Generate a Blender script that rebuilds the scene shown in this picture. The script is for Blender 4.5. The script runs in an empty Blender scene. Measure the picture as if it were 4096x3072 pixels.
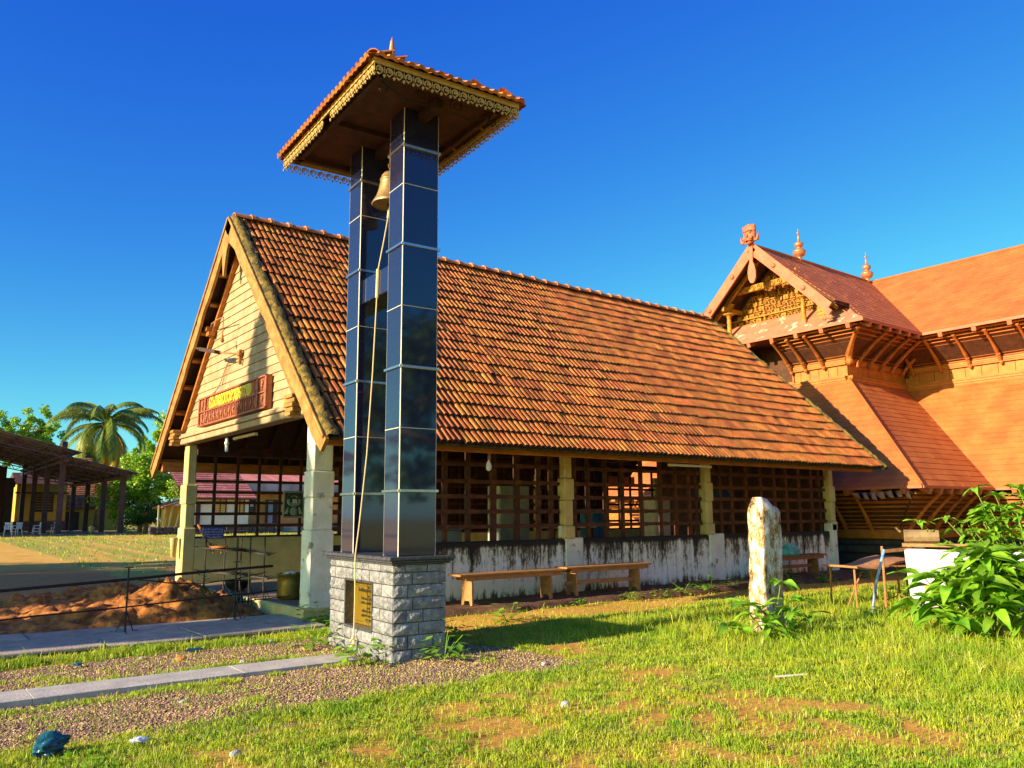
import bpy, math, random
import numpy as np
from mathutils import Vector, Matrix
random.seed(7); RNG = np.random.default_rng(11)
R = math.radians
scene = bpy.context.scene
COL = scene.collection

# ------------------------------------------------------------------ camera
YAW, PITCH, ROLL = R(52.439), R(9.221), R(-0.418)
fw = Vector((math.cos(YAW)*math.cos(PITCH), math.sin(YAW)*math.cos(PITCH), math.sin(PITCH)))
rt = fw.cross(Vector((0, 0, 1))).normalized(); up = rt.cross(fw)
rt2 = math.cos(ROLL)*rt + math.sin(ROLL)*up; up2 = -math.sin(ROLL)*rt + math.cos(ROLL)*up
cam_d = bpy.data.cameras.new('camera'); cam = bpy.data.objects.new('camera', cam_d); COL.objects.link(cam)
m = Matrix((rt2, up2, -fw)).transposed().to_4x4(); m.translation = Vector((0, 0, 1.55))
cam.matrix_world = m
cam_d.sensor_width = 36; cam_d.lens = 28.656; cam_d.clip_start = 0.05; cam_d.clip_end = 2000
scene.camera = cam

# ------------------------------------------------------------------ sun and sky
SUN_DIR = Vector((1.0, -0.06, -0.345)).normalized()      # the way the light travels
SUN_EL = math.asin(-SUN_DIR.z)
sun_d = bpy.data.lights.new('sun', 'SUN'); sun = bpy.data.objects.new('sun', sun_d); COL.objects.link(sun)
sun_d.energy = 5.0; sun_d.angle = R(0.53); sun_d.color = (1.0, 0.80, 0.53)
sun.rotation_euler = SUN_DIR.to_track_quat('-Z', 'Y').to_euler(); sun.location = (-20, 0, 20)
world = bpy.data.worlds.new('World'); scene.world = world; world.use_nodes = True
wt = world.node_tree; wt.nodes.clear()
sky = wt.nodes.new('ShaderNodeTexSky'); sky.sky_type = 'NISHITA'; sky.sun_disc = False
sky.sun_elevation = SUN_EL
sky.sun_rotation = -math.atan2(SUN_DIR.x, SUN_DIR.y)     # behind the camera, to its left
sky.altitude = 0; sky.air_density = 1.0; sky.dust_density = 0.35; sky.ozone_density = 3.2
def grade(power, gain):      # the photograph's colour grade, the same over the whole sky
    a, b = wt.nodes.new('ShaderNodeMath'), wt.nodes.new('ShaderNodeMath'); a.operation = 'POWER'; b.operation = 'MULTIPLY'
    a.inputs[1].default_value = power; b.inputs[1].default_value = gain; wt.links.new(a.outputs[0], b.inputs[0]); return a.inputs[0], b.outputs[0]
sepc, comb = wt.nodes.new('ShaderNodeSeparateColor'), wt.nodes.new('ShaderNodeCombineColor')
wt.links.new(sky.outputs[0], sepc.inputs[0])
for i, (pw, gn) in enumerate(((1.9, .095), (1.55, .265), (.40, 1.45))):
    gi, go = grade(pw, gn); wt.links.new(sepc.outputs[i], gi); wt.links.new(go, comb.inputs[i])
bg = wt.nodes.new('ShaderNodeBackground'); bg.inputs['Strength'].default_value = 0.15
wo = wt.nodes.new('ShaderNodeOutputWorld')
wt.links.new(comb.outputs[0], bg.inputs[0]); wt.links.new(bg.outputs[0], wo.inputs[0])
scene.view_settings.view_transform = 'Standard'; scene.view_settings.look = 'None'
scene.view_settings.exposure = 1.15; scene.view_settings.gamma = 1.0; scene.view_settings.use_curve_mapping = False
try:
    scene.cycles.max_bounces = 6; scene.cycles.use_denoising = True
except Exception:
    pass

# ------------------------------------------------------------------ materials
MATS = {}
def M(name, cols, scale=6, rough=.8, bump=0., bscale=None, metal=0., ior=1.45, rnd=0., detail=6, stretch=(1, 1, 1),
      lo=.35, hi=.65, local=False, transl=0., spots=None, coat=0.):
    """noise-coloured surface: two base colours, optional grain relief, per-piece value shift, spots of a third colour"""
    mt = bpy.data.materials.new(name); mt.use_nodes = True; nt = mt.node_tree; N = nt.nodes; L = nt.links; N.clear()
    out = N.new('ShaderNodeOutputMaterial'); b = N.new('ShaderNodeBsdfPrincipled')
    b.inputs['Roughness'].default_value = rough; b.inputs['Metallic'].default_value = metal; b.inputs['IOR'].default_value = ior
    if coat: b.inputs['Coat Weight'].default_value = coat; b.inputs['Coat Roughness'].default_value = .03
    if local:
        tc = N.new('ShaderNodeTexCoord'); vec = tc.outputs['Object']
    else:
        g = N.new('ShaderNodeNewGeometry'); vec = g.outputs['Position']
    mp = N.new('ShaderNodeMapping'); mp.inputs['Scale'].default_value = stretch; L.new(vec, mp.inputs[0])
    n = N.new('ShaderNodeTexNoise'); n.inputs['Scale'].default_value = scale; n.inputs['Detail'].default_value = detail
    n.inputs['Roughness'].default_value = .6; L.new(mp.outputs[0], n.inputs['Vector'])
    rp = N.new('ShaderNodeValToRGB'); e = rp.color_ramp.elements
    e[0].position = lo; e[0].color = (*cols[0], 1); e[1].position = hi; e[1].color = (*cols[1], 1)
    L.new(n.outputs['Fac'], rp.inputs[0]); c = rp.outputs[0]
    if spots:
        sc, th, colr = spots
        n3 = N.new('ShaderNodeTexNoise'); n3.inputs['Scale'].default_value = sc; n3.inputs['Detail'].default_value = 5
        n3.inputs['Roughness'].default_value = .65; L.new(vec, n3.inputs['Vector'])
        mr = N.new('ShaderNodeMapRange'); mr.inputs[1].default_value = th; mr.inputs[2].default_value = th+.06; L.new(n3.outputs['Fac'], mr.inputs[0])
        mx = N.new('ShaderNodeMix'); mx.data_type = 'RGBA'; L.new(mr.outputs[0], mx.inputs[0]); L.new(c, mx.inputs[6]); mx.inputs[7].default_value = (*colr, 1); c = mx.outputs[2]
    if rnd:
        oi = N.new('ShaderNodeObjectInfo'); g2 = N.new('ShaderNodeNewGeometry')
        ad = N.new('ShaderNodeMath'); ad.operation = 'ADD'; L.new(oi.outputs['Random'], ad.inputs[0]); L.new(g2.outputs['Random Per Island'], ad.inputs[1])
        fr = N.new('ShaderNodeMath'); fr.operation = 'FRACT'; L.new(ad.outputs[0], fr.inputs[0])
        mr = N.new('ShaderNodeMapRange'); mr.inputs[3].default_value = 1-rnd; mr.inputs[4].default_value = 1+rnd; L.new(fr.outputs[0], mr.inputs[0])
        h = N.new('ShaderNodeHueSaturation'); L.new(mr.outputs[0], h.inputs['Value']); L.new(c, h.inputs['Color'])
        m2 = N.new('ShaderNodeMapRange'); m2.inputs[3].default_value = .5-rnd*.03; m2.inputs[4].default_value = .5+rnd*.03
        fr2 = N.new('ShaderNodeMath'); fr2.operation = 'MULTIPLY_ADD'; fr2.inputs[1].default_value = 7.13; fr2.inputs[2].default_value = .3; L.new(fr.outputs[0], fr2.inputs[0])
        fr3 = N.new('ShaderNodeMath'); fr3.operation = 'FRACT'; L.new(fr2.outputs[0], fr3.inputs[0]); L.new(fr3.outputs[0], m2.inputs[0]); L.new(m2.outputs[0], h.inputs['Hue'])
        c = h.outputs[0]
    L.new(c, b.inputs['Base Color'])
    if bump:
        n2 = N.new('ShaderNodeTexNoise'); n2.inputs['Scale'].default_value = bscale or scale*4; n2.inputs['Detail'].default_value = 6
        L.new(mp.outputs[0], n2.inputs['Vector']); bp = N.new('ShaderNodeBump'); bp.inputs['Strength'].default_value = bump; bp.inputs['Distance'].default_value = .02
        L.new(n2.outputs['Fac'], bp.inputs['Height']); L.new(bp.outputs[0], b.inputs['Normal'])
    if transl:
        t = N.new('ShaderNodeBsdfTranslucent'); L.new(c, t.inputs[0]); ms = N.new('ShaderNodeMixShader'); ms.inputs[0].default_value = transl
        L.new(b.outputs[0], ms.inputs[1]); L.new(t.outputs[0], ms.inputs[2]); L.new(ms.outputs[0], out.inputs[0])
    else:
        L.new(b.outputs[0], out.inputs[0])
    MATS[name] = mt
    return mt

M('clay_tile', [(.34, .092, .016), (.60, .20, .034)], 5, .75, .35, 60, rnd=.30, spots=(14, .72, (.62, .50, .36)))
M('tile_gap_shade', [(.009, .006, .005), (.035, .018, .010)], 7, .95, .5, 50)
M('clay_ridge', [(.42, .14, .04), (.58, .22, .07)], 6, .8, .3, 50, rnd=.2)
M('dark_mortar', [(.03, .026, .015), (.10, .085, .03)], 9, .95, .8, 40)
M('moss_mortar', [(.05, .045, .010), (.30, .19, .035)], 9, .95, 1., 30, spots=(11, .58, (.12, .11, .03)))
M('timber_orange', [(.30, .10, .02), (.46, .17, .03)], 4, .65, .15, 40, stretch=(1, 1, 4), rnd=.12)
M('timber_dark', [(.03, .010, .006), (.07, .024, .010)], 5, .65, .15, 40, rnd=.3)
M('lattice_wood', [(.028, .009, .005), (.10, .030, .011)], 7, .6, .2, 40, rnd=.3)
M('barge_wood', [(.26, .12, .026), (.44, .24, .06)], 5, .75, .5, 40, spots=(9, .62, (.28, .12, .03)))
M('gable_paint', [(.33, .225, .11), (.46, .34, .19)], 4, .65, .12, 60, rnd=.10, spots=(18, .69, (.42, .25, .09)))
M('lime_yellow', [(.50, .40, .15), (.64, .53, .24)], 3, .9, .5, 30, spots=(5, .66, (.40, .36, .22)))
M('lime_white', [(.68, .66, .54), (.86, .84, .72)], 3, .9, .6, 30, spots=(4, .60, (.30, .29, .22)))
M('floor_cement', [(.20, .15, .11), (.30, .22, .16)], 2, .7, .2, 30)
M('granite_black', [(.010, .012, .036), (.018, .02, .055)], 60, .05, 0, ior=1.85, spots=(170, .68, (.09, .085, .10)))
M('steel', [(.62, .60, .55), (.75, .72, .66)], 20, .28, 0, metal=1.)
M('seam_light', [(.60, .58, .50), (.72, .70, .60)], 20, .6)
M('hewn_granite', [(.15, .153, .168), (.32, .325, .34)], 14, .85, 1.0, 30, rnd=.16, spots=(30, .66, (.12, .12, .13)))
M('mortar', [(.20, .19, .18), (.38, .36, .33)], 12, .95, .3)
M('cap_granite', [(.035, .038, .055), (.09, .09, .10)], 30, .25, .1, 40)
M('brass_plate', [(.55, .34, .03), (.80, .54, .07)], 7, .38, .1, 20, metal=.85, stretch=(1, 1, .3))
M('print_black', [(.012, .01, .008), (.02, .018, .012)], 5, .8)
M('bell_bronze', [(.36, .22, .11), (.52, .35, .16)], 9, .42, .1, metal=.6)
M('rust_chain', [(.30, .09, .02), (.45, .16, .03)], 30, .8)
M('rope', [(.55, .42, .20), (.70, .56, .30)], 60, .9)
M('lace_cream', [(.42, .26, .07), (.54, .37, .12)], 10, .6)
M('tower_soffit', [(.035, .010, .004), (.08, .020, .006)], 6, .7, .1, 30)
M('sign_wood', [(.26, .075, .03), (.42, .13, .06)], 12, .45, .3, 40)
M('sign_letter', [(.85, .62, .03), (.92, .74, .08)], 6, .45)
M('iron_dark', [(.010, .008, .007), (.028, .018, .013)], 20, .6, .3, 60)
M('rust_pipe', [(.30, .12, .04), (.48, .22, .09)], 12, .75, .3, 50)
M('bench_wood', [(.30, .14, .05), (.46, .24, .09)], 5, .7, .25, 50, stretch=(1, 5, 5), rnd=.12)
M('bench_dark', [(.20, .08, .03), (.32, .14, .05)], 5, .7, .25, 50, rnd=.12)
M('white_paint', [(.50, .48, .50), (.66, .64, .66)], 5, .55, .1, 30, spots=(9, .63, (.34, .32, .34)))
M('white_plastic', [(.75, .77, .8), (.82, .83, .85)], 5, .4)
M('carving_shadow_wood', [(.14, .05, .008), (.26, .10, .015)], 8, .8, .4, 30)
M('bulb_glass', [(.85, .87, .9), (.9, .92, .95)], 5, .15)
M('tube_cream', [(.62, .58, .34), (.72, .68, .42)], 5, .4)
M('blue_sign', [(.01, .03, .32), (.015, .04, .42)], 5, .45)
M('blue_paint', [(.05, .22, .45), (.5, .55, .6)], 8, .6)
M('blue_dark', [(.02, .10, .25), (.03, .16, .36)], 5, .7)
M('green_plastic', [(.08, .42, .36), (.16, .62, .52)], 6, .3, .2, 20, transl=.2)
M('blue_plastic', [(.006, .04, .075), (.025, .16, .27)], 8, .3, .2, 20, transl=.15)
M('brass_pot', [(.17, .11, .02), (.28, .18, .035)], 6, .45, .15, 30, metal=.55)
M('ash', [(.5, .5, .48), (.75, .74, .7)], 20, .9, .6, 40)
M('stele_stone', [(.24, .13, .05), (.42, .26, .11)], 12, .92, 1., 40)
M('paving', [(.34, .27, .20), (.50, .42, .32)], 5, .85, .4, 40, rnd=.12, spots=(7, .66, (.16, .16, .17)))
M('cement_strip', [(.36, .34, .31), (.52, .48, .42)], 4, .85, .3, 40)
M('pebble', [(.22, .12, .06), (.52, .35, .22)], 9, .85, 0, rnd=.55)
M('ledge_earth', [(.07, .035, .018), (.18, .085, .04)], 5, .95, .8, 20)
M('laterite', [(.17, .05, .010), (.58, .22, .036)], 6, .95, 1., 14, spots=(5, .6, (.13, .05, .018)))
M('white_stone', [(.36, .35, .34), (.55, .53, .50)], 20, .8, .4)
M('orange_stone', [(.5, .16, .05), (.66, .25, .09)], 14, .85, .6)
M('temple_shingle', [(.41, .098, .020), (.52, .15, .034)], 1.6, .72, .12, 30, rnd=.05, spots=(7, .68, (.34, .11, .05)))
M('temple_pink', [(.42, .115, .05), (.52, .16, .075)], 3, .6, .1, 30)
M('temple_wood', [(.32, .09, .015), (.48, .155, .025)], 4, .6, .2, 30, rnd=.15)
M('temple_panel', [(.40, .125, .018), (.52, .19, .028)], 4, .6, .1, 30, rnd=.12)
M('temple_gold', [(.28, .115, .008), (.52, .26, .025)], 14, .55, .7, 40, spots=(16, .62, (.25, .11, .01)))
M('temple_skirt', [(.44, .155, .08), (.54, .21, .12)], 3, .55, .2, 20, spots=(2.6, .585, (.74, .60, .42)))
M('temple_base', [(.035, .03, .04), (.08, .065, .07)], 5, .8, .3, 30)
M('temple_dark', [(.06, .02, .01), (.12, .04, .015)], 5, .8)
M('copper', [(.50, .20, .09), (.62, .28, .13)], 8, .42, .1, metal=.5)
M('tarpaulin', [(.34, .16, .13), (.46, .24, .19)], 5, .6, .4, 10)
M('grass_blade', [(.20, .40, .012), (.50, .52, .035)], 1.3, .55, 0, rnd=.30, transl=.35, lo=.3, hi=.7)
M('leaf_bright', [(.13, .36, .012), (.30, .52, .03)], 6, .52, .15, 30, rnd=.30, transl=.35)
M('leaf_dark', [(.035, .10, .008), (.08, .19, .014)], .8, .5, rnd=.35, transl=.25)
M('leaf_olive', [(.07, .12, .012), (.17, .22, .02)], .3, .55, rnd=.4, transl=.3)
M('leaf_lime', [(.20, .40, .015), (.38, .55, .03)], .5, .5, rnd=.35, transl=.3)
M('straw', [(.46, .36, .12), (.62, .50, .20)], 3, .8, rnd=.25, transl=.2)
M('palm_leaf', [(.09, .17, .015), (.26, .28, .03)], .7, .45, rnd=.35, transl=.25)
M('palm_dry', [(.34, .22, .02), (.46, .30, .03)], 2, .6, rnd=.3, transl=.25)
M('bark', [(.16, .10, .05), (.32, .22, .11)], 4, .9, .8, 20)
M('stem_green', [(.12, .2, .03), (.2, .26, .05)], 6, .7)
M('canopy_sheet', [(.16, .14, .15), (.26, .23, .24)], 1.5, .7, .2, 8)
M('canopy_steel', [(.045, .022, .028), (.085, .038, .045)], 3, .6)
M('house_yellow', [(.48, .28, .03), (.62, .38, .06)], 1.5, .9, .2, 10)
M('house_orange', [(.70, .26, .05), (.80, .36, .09)], 1.0, .9, .2, 10)
M('house_white', [(.72, .68, .56), (.82, .78, .68)], 1.5, .9)
M('house_grey', [(.22, .24, .22), (.42, .43, .40)], 1.2, .9, .2, 8)
M('dark_wood', [(.05, .022, .012), (.10, .04, .02)], 4, .7)
M('shutter', [(.55, .30, .03), (.66, .38, .05)], 4, .6)
M('pink_roof', [(.45, .13, .11), (.60, .22, .18)], 1.5, .7, .2, 20, rnd=.12)
M('far_tile', [(.20, .07, .03), (.36, .14, .06)], 2, .8, rnd=.35)
M('picture_dark', [(.03, .035, .03), (.10, .10, .07)], 9, .3)
M('picture_cloth', [(.22, .30, .24), (.38, .48, .38)], 12, .5)
M('frame_grey', [(.30, .28, .22), (.38, .36, .28)], 8, .5)
M('paper', [(.7, .66, .5), (.8, .76, .62)], 8, .8)
M('red_plastic', [(.5, .02, .04), (.6, .05, .07)], 5, .4)
M('yellow_print', [(.75, .5, .02), (.8, .58, .05)], 5, .6)

def stained_wall():
    """limewashed plaster with black algae running down from the coping"""
    mt = bpy.data.materials.new('stained_limewash'); mt.use_nodes = True; nt = mt.node_tree; N = nt.nodes; L = nt.links
    b = N['Principled BSDF']; b.inputs['Roughness'].default_value = .9
    g = N.new('ShaderNodeNewGeometry'); sx = N.new('ShaderNodeSeparateXYZ'); L.new(g.outputs['Position'], sx.inputs[0])
    mp = N.new('ShaderNodeMapping'); mp.inputs['Scale'].default_value = (1, 1, .10); L.new(g.outputs['Position'], mp.inputs[0])
    n1 = N.new('ShaderNodeTexNoise'); n1.inputs['Scale'].default_value = 6; n1.inputs['Detail'].default_value = 7; n1.inputs['Roughness'].default_value = .68; L.new(mp.outputs[0], n1.inputs['Vector'])
    n1b = N.new('ShaderNodeTexNoise'); n1b.inputs['Scale'].default_value = 22; n1b.inputs['Detail'].default_value = 6; n1b.inputs['Roughness'].default_value = .7
    mpb = N.new('ShaderNodeMapping'); mpb.inputs['Scale'].default_value = (1, 1, .45); L.new(g.outputs['Position'], mpb.inputs[0]); L.new(mpb.outputs[0], n1b.inputs['Vector'])
    zr = N.new('ShaderNodeMapRange'); zr.inputs[1].default_value = .10; zr.inputs[2].default_value = 1.12; zr.inputs[3].default_value = -.18; zr.inputs[4].default_value = .045; L.new(sx.outputs['Z'], zr.inputs[0])
    zb = N.new('ShaderNodeMapRange'); zb.inputs[1].default_value = .30; zb.inputs[2].default_value = .06; zb.inputs[3].default_value = 0; zb.inputs[4].default_value = .22; L.new(sx.outputs['Z'], zb.inputs[0])
    a0 = N.new('ShaderNodeMath'); a0.operation = 'MULTIPLY_ADD'; a0.inputs[1].default_value = .42; L.new(n1b.outputs['Fac'], a0.inputs[0])
    m9 = N.new('ShaderNodeMath'); m9.operation = 'MULTIPLY'; m9.inputs[1].default_value = .72; L.new(n1.outputs['Fac'], m9.inputs[0]); L.new(m9.outputs[0], a0.inputs[2])
    a = N.new('ShaderNodeMath'); L.new(a0.outputs[0], a.inputs[0]); L.new(zr.outputs[0], a.inputs[1])
    a2 = N.new('ShaderNodeMath'); L.new(a.outputs[0], a2.inputs[0]); L.new(zb.outputs[0], a2.inputs[1])
    zt = N.new('ShaderNodeMapRange'); zt.inputs[1].default_value = .98; zt.inputs[2].default_value = 1.10; zt.inputs[3].default_value = 0; zt.inputs[4].default_value = .22; L.new(sx.outputs['Z'], zt.inputs[0])
    a3 = N.new('ShaderNodeMath'); L.new(a2.outputs[0], a3.inputs[0]); L.new(zt.outputs[0], a3.inputs[1]); a2 = a3
    rp = N.new('ShaderNodeValToRGB'); e = rp.color_ramp.elements
    e[0].position = .46; e[0].color = (.90, .87, .76, 1); e[1].position = .67; e[1].color = (.018, .018, .016, 1)
    k = e.new(.53); k.color = (.60, .58, .46, 1); k = e.new(.58); k.color = (.16, .13, .07, 1)
    L.new(a2.outputs[0], rp.inputs[0]); L.new(rp.outputs[0], b.inputs['Base Color'])
    bp = N.new('ShaderNodeBump'); bp.inputs['Strength'].default_value = .5; bp.inputs['Distance'].default_value = .02
    L.new(n1b.outputs['Fac'], bp.inputs['Height']); L.new(bp.outputs[0], b.inputs['Normal'])
    MATS['stained_limewash'] = mt
stained_wall()

def lichen_stone():
    mt = bpy.data.materials.new('lichen_stone'); mt.use_nodes = True; nt = mt.node_tree; N = nt.nodes; L = nt.links
    b = N['Principled BSDF']; b.inputs['Roughness'].default_value = .92
    g = N.new('ShaderNodeNewGeometry')
    v = N.new('ShaderNodeTexVoronoi'); v.inputs['Scale'].default_value = 40; n = N.new('ShaderNodeTexNoise'); n.inputs['Scale'].default_value = 11; n.inputs['Detail'].default_value = 9; n.inputs['Roughness'].default_value = .72
    mp = N.new('ShaderNodeMapping'); mp.inputs['Scale'].default_value = (1, 1, .45); L.new(g.outputs['Position'], mp.inputs[0]); L.new(mp.outputs[0], n.inputs['Vector']); L.new(g.outputs['Position'], v.inputs['Vector'])
    mx = N.new('ShaderNodeMath'); mx.operation = 'MULTIPLY_ADD'; mx.inputs[1].default_value = -.12; L.new(v.outputs['Distance'], mx.inputs[0]); L.new(n.outputs['Fac'], mx.inputs[2])
    rp = N.new('ShaderNodeValToRGB'); e = rp.color_ramp.elements
    e[0].position = .30; e[0].color = (.04, .028, .02, 1); e[1].position = .54; e[1].color = (.74, .71, .66, 1)
    k = e.new(.36); k.color = (.34, .19, .07, 1); k = e.new(.43); k.color = (.50, .33, .16, 1); k = e.new(.475); k.color = (.60, .56, .50, 1)
    L.new(mx.outputs[0], rp.inputs[0]); L.new(rp.outputs[0], b.inputs['Base Color'])
    bp = N.new('ShaderNodeBump'); bp.inputs['Strength'].default_value = .9; bp.inputs['Distance'].default_value = .02; L.new(n.outputs['Fac'], bp.inputs['Height']); L.new(bp.outputs[0], b.inputs['Normal'])
    MATS['lichen_stone'] = mt
lichen_stone()

def ground_material():
    mt = bpy.data.materials.new('ground_earth'); mt.use_nodes = True; nt = mt.node_tree; N = nt.nodes; L = nt.links
    b = N['Principled BSDF']; b.inputs['Roughness'].default_value = .95
    at = N.new('ShaderNodeVertexColor'); at.layer_name = 'zone'; sp = N.new('ShaderNodeSeparateColor'); L.new(at.outputs[0], sp.inputs[0])
    g = N.new('ShaderNodeNewGeometry')
    def noise(s, d=7, r=.6):
        n = N.new('ShaderNodeTexNoise'); n.inputs['Scale'].default_value = s; n.inputs['Detail'].default_value = d; n.inputs['Roughness'].default_value = r; L.new(g.outputs['Position'], n.inputs['Vector']); return n
    def ramp(src, c1, c2, lo=.35, hi=.65):
        r = N.new('ShaderNodeValToRGB'); r.color_ramp.elements[0].position = lo; r.color_ramp.elements[1].position = hi
        r.color_ramp.elements[0].color = (*c1, 1); r.color_ramp.elements[1].color = (*c2, 1); L.new(src, r.inputs[0]); return r.outputs[0]
    n1, n2, n3 = noise(1.3), noise(9, 8, .7), noise(45, 4)
    soil = ramp(n2.outputs['Fac'], (.32, .10, .014), (.60, .24, .035)); sand = ramp(n1.outputs['Fac'], (.58, .30, .030), (.70, .41, .055))
    green = ramp(n2.outputs['Fac'], (.20, .24, .02), (.44, .38, .05)); grav = ramp(n3.outputs['Fac'], (.14, .08, .045), (.40, .26, .16))
    def mix(f, a, c):
        mx = N.new('ShaderNodeMix'); mx.data_type = 'RGBA'; L.new(f, mx.inputs[0]); L.new(a, mx.inputs[6]); L.new(c, mx.inputs[7]); return mx.outputs[2]
    def brk(ch):    # break a mask up with noise
        m1 = N.new('ShaderNodeMath'); m1.operation = 'MULTIPLY_ADD'; m1.inputs[1].default_value = .9; L.new(n2.outputs['Fac'], m1.inputs[0]); m1.inputs[2].default_value = -.45
        m2 = N.new('ShaderNodeMath'); L.new(ch, m2.inputs[0]); L.new(m1.outputs[0], m2.inputs[1])
        r = N.new('ShaderNodeMapRange'); r.inputs[1].default_value = .35; r.inputs[2].default_value = .65; L.new(m2.outputs[0], r.inputs[0]); return r.outputs[0]
    c = mix(sp.outputs['Blue'], soil, sand); c = mix(brk(sp.outputs['Red']), c, green); c = mix(brk(sp.outputs['Green']), c, grav)
    L.new(c, b.inputs['Base Color'])
    bp = N.new('ShaderNodeBump'); bp.inputs['Strength'].default_value = .8; bp.inputs['Distance'].default_value = .03; L.new(n2.outputs['Fac'], bp.inputs['Height']); L.new(bp.outputs[0], b.inputs['Normal'])
    MATS['ground_earth'] = mt
ground_material()

# ------------------------------------------------------------------ object helpers
ORG = {}
def tag(o, label=None, cat=None, group=None, kind=None):
    if label: o['label'] = label
    if cat: o['category'] = cat
    if group: o['group'] = group
    if kind: o['kind'] = kind
    return o
def thing(name, label, cat, loc=(0, 0, 0), rz=0, group=None):
    o = bpy.data.objects.new(name, None); COL.objects.link(o); o.empty_display_size = .2
    o.location = loc; o.rotation_euler = (0, 0, rz)
    ORG[o.name] = Vector(loc) if rz == 0 else Vector((0, 0, 0))
    return tag(o, label, cat, group)
def link(name, me, parent=None, mat=None, matrix=None):
    o = bpy.data.objects.new(name, me); COL.objects.link(o)
    if mat is not None and not me.materials: me.materials.append(MATS[mat])
    if parent is not None: o.parent = parent; ORG[o.name] = ORG.get(parent.name, Vector((0, 0, 0)))
    if matrix is not None: o.matrix_basis = matrix
    return o

class MB:
    def __init__(s): s.v = []; s.f = []
    def add(s, vs, fs):
        k = len(s.v); s.v += [tuple(p) for p in vs]; s.f += [tuple(i+k for i in q) for q in fs]; return s
    def box(s, x0, x1, y0, y1, z0, z1):
        return s.add([(x0, y0, z0), (x1, y0, z0), (x1, y1, z0), (x0, y1, z0), (x0, y0, z1), (x1, y0, z1), (x1, y1, z1), (x0, y1, z1)],
                     [(0, 3, 2, 1), (4, 5, 6, 7), (0, 1, 5, 4), (1, 2, 6, 5), (2, 3, 7, 6), (3, 0, 4, 7)])
    def bevbox(s, x0, x1, y0, y1, z0, z1, b=.01):
        """box whose edges are chamfered by b"""
        X, Y, Z = (x0, x1), (y0, y1), (z0, z1); V = []; idx = {}
        for i in (0, 1):
            for j in (0, 1):
                for k in (0, 1):
                    sx, sy, sz = (1-2*i)*b, (1-2*j)*b, (1-2*k)*b
                    for a, d in enumerate(((0, sy, sz), (sx, 0, sz), (sx, sy, 0))):
                        idx[i, j, k, a] = len(V); V.append((X[i]+d[0], Y[j]+d[1], Z[k]+d[2]))
        F = []
        I = lambda *q: idx[q]
        for i in (0, 1): F.append([I(i, 0, 0, 0), I(i, 1, 0, 0), I(i, 1, 1, 0), I(i, 0, 1, 0)][::(1 if i else -1)])
        for j in (0, 1): F.append([I(0, j, 0, 1), I(0, j, 1, 1), I(1, j, 1, 1), I(1, j, 0, 1)][::(1 if j else -1)])
        for k in (0, 1): F.append([I(0, 0, k, 2), I(1, 0, k, 2), I(1, 1, k, 2), I(0, 1, k, 2)][::(1 if k else -1)])
        for i in (0, 1):
            for j in (0, 1): F.append([I(i, j, 0, 0), I(i, j, 1, 0), I(i, j, 1, 1), I(i, j, 0, 1)])
            for k in (0, 1): F.append([I(i, 0, k, 0), I(i, 1, k, 0), I(i, 1, k, 2), I(i, 0, k, 2)])
        for j in (0, 1):
            for k in (0, 1): F.append([I(0, j, k, 1), I(1, j, k, 1), I(1, j, k, 2), I(0, j, k, 2)])
        for i in (0, 1):
            for j in (0, 1):
                for k in (0, 1): F.append([I(i, j, k, 0), I(i, j, k, 1), I(i, j, k, 2)])
        return s.add(V, F)
    def bar(s, p, q, w, h, upv=(0, 0, 1)):
        """rectangular beam from p to q, w wide, h high"""
        p, q = Vector(p), Vector(q); d = (q-p).normalized(); u = Vector(upv); sd = d.cross(u)
        if sd.length < 1e-4: sd = d.cross(Vector((1, 0, 0)))
        sd.normalize(); u = sd.cross(d); a, b = sd*(w/2), u*(h/2)
        vs = [p-a-b, p+a-b, p+a+b, p-a+b, q-a-b, q+a-b, q+a+b, q-a+b]
        return s.add(vs, [(0, 1, 2, 3), (7, 6, 5, 4), (0, 4, 5, 1), (1, 5, 6, 2), (2, 6, 7, 3), (3, 7, 4, 0)])
    def tube(s, path, r, n=6, cap=True):
        P = [Vector(p) for p in path]; k = len(P); rr = r if hasattr(r, '__len__') else [r]*k; vs = []; u = None
        for i, p in enumerate(P):
            d = (P[min(i+1, k-1)]-P[max(i-1, 0)])
            if d.length < 1e-9: d = Vector((0, 0, 1))
            d.normalize()
            if u is None:
                u = d.orthogonal().normalized()
            else:
                u = (u-d*u.dot(d))
                u = u.normalized() if u.length > 1e-6 else d.orthogonal().normalized()
            w = d.cross(u)
            for j in range(n):
                t = 2*math.pi*j/n; vs.append(p+(u*math.cos(t)+w*math.sin(t))*rr[i])
        fs = [(i*n+j, i*n+(j+1) % n, (i+1)*n+(j+1) % n, (i+1)*n+j) for i in range(k-1) for j in range(n)]
        if cap: fs += [tuple(range(n))[::-1], tuple((k-1)*n+j for j in range(n))]
        return s.add(vs, fs)
    def lathe(s, prof, c=(0, 0, 0), n=16):
        vs = [(c[0]+r*math.cos(2*math.pi*j/n), c[1]+r*math.sin(2*math.pi*j/n), c[2]+z) for r, z in prof for j in range(n)]; k = len(prof)
        fs = [(i*n+j, i*n+(j+1) % n, (i+1)*n+(j+1) % n, (i+1)*n+j) for i in range(k-1) for j in range(n)]
        fs += [tuple(range(n))[::-1], tuple((k-1)*n+j for j in range(n))]
        return s.add(vs, fs)
    def prism(s, poly, off):
        """closed outline (3-D points in one plane) pushed along off"""
        off = Vector(off); P = [Vector(p) for p in poly]; n = len(P)
        return s.add(P+[p+off for p in P], [tuple(range(n)), tuple(range(2*n-1, n-1, -1))]+[(i, (i+1) % n, n+(i+1) % n, n+i) for i in range(n)])
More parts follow.
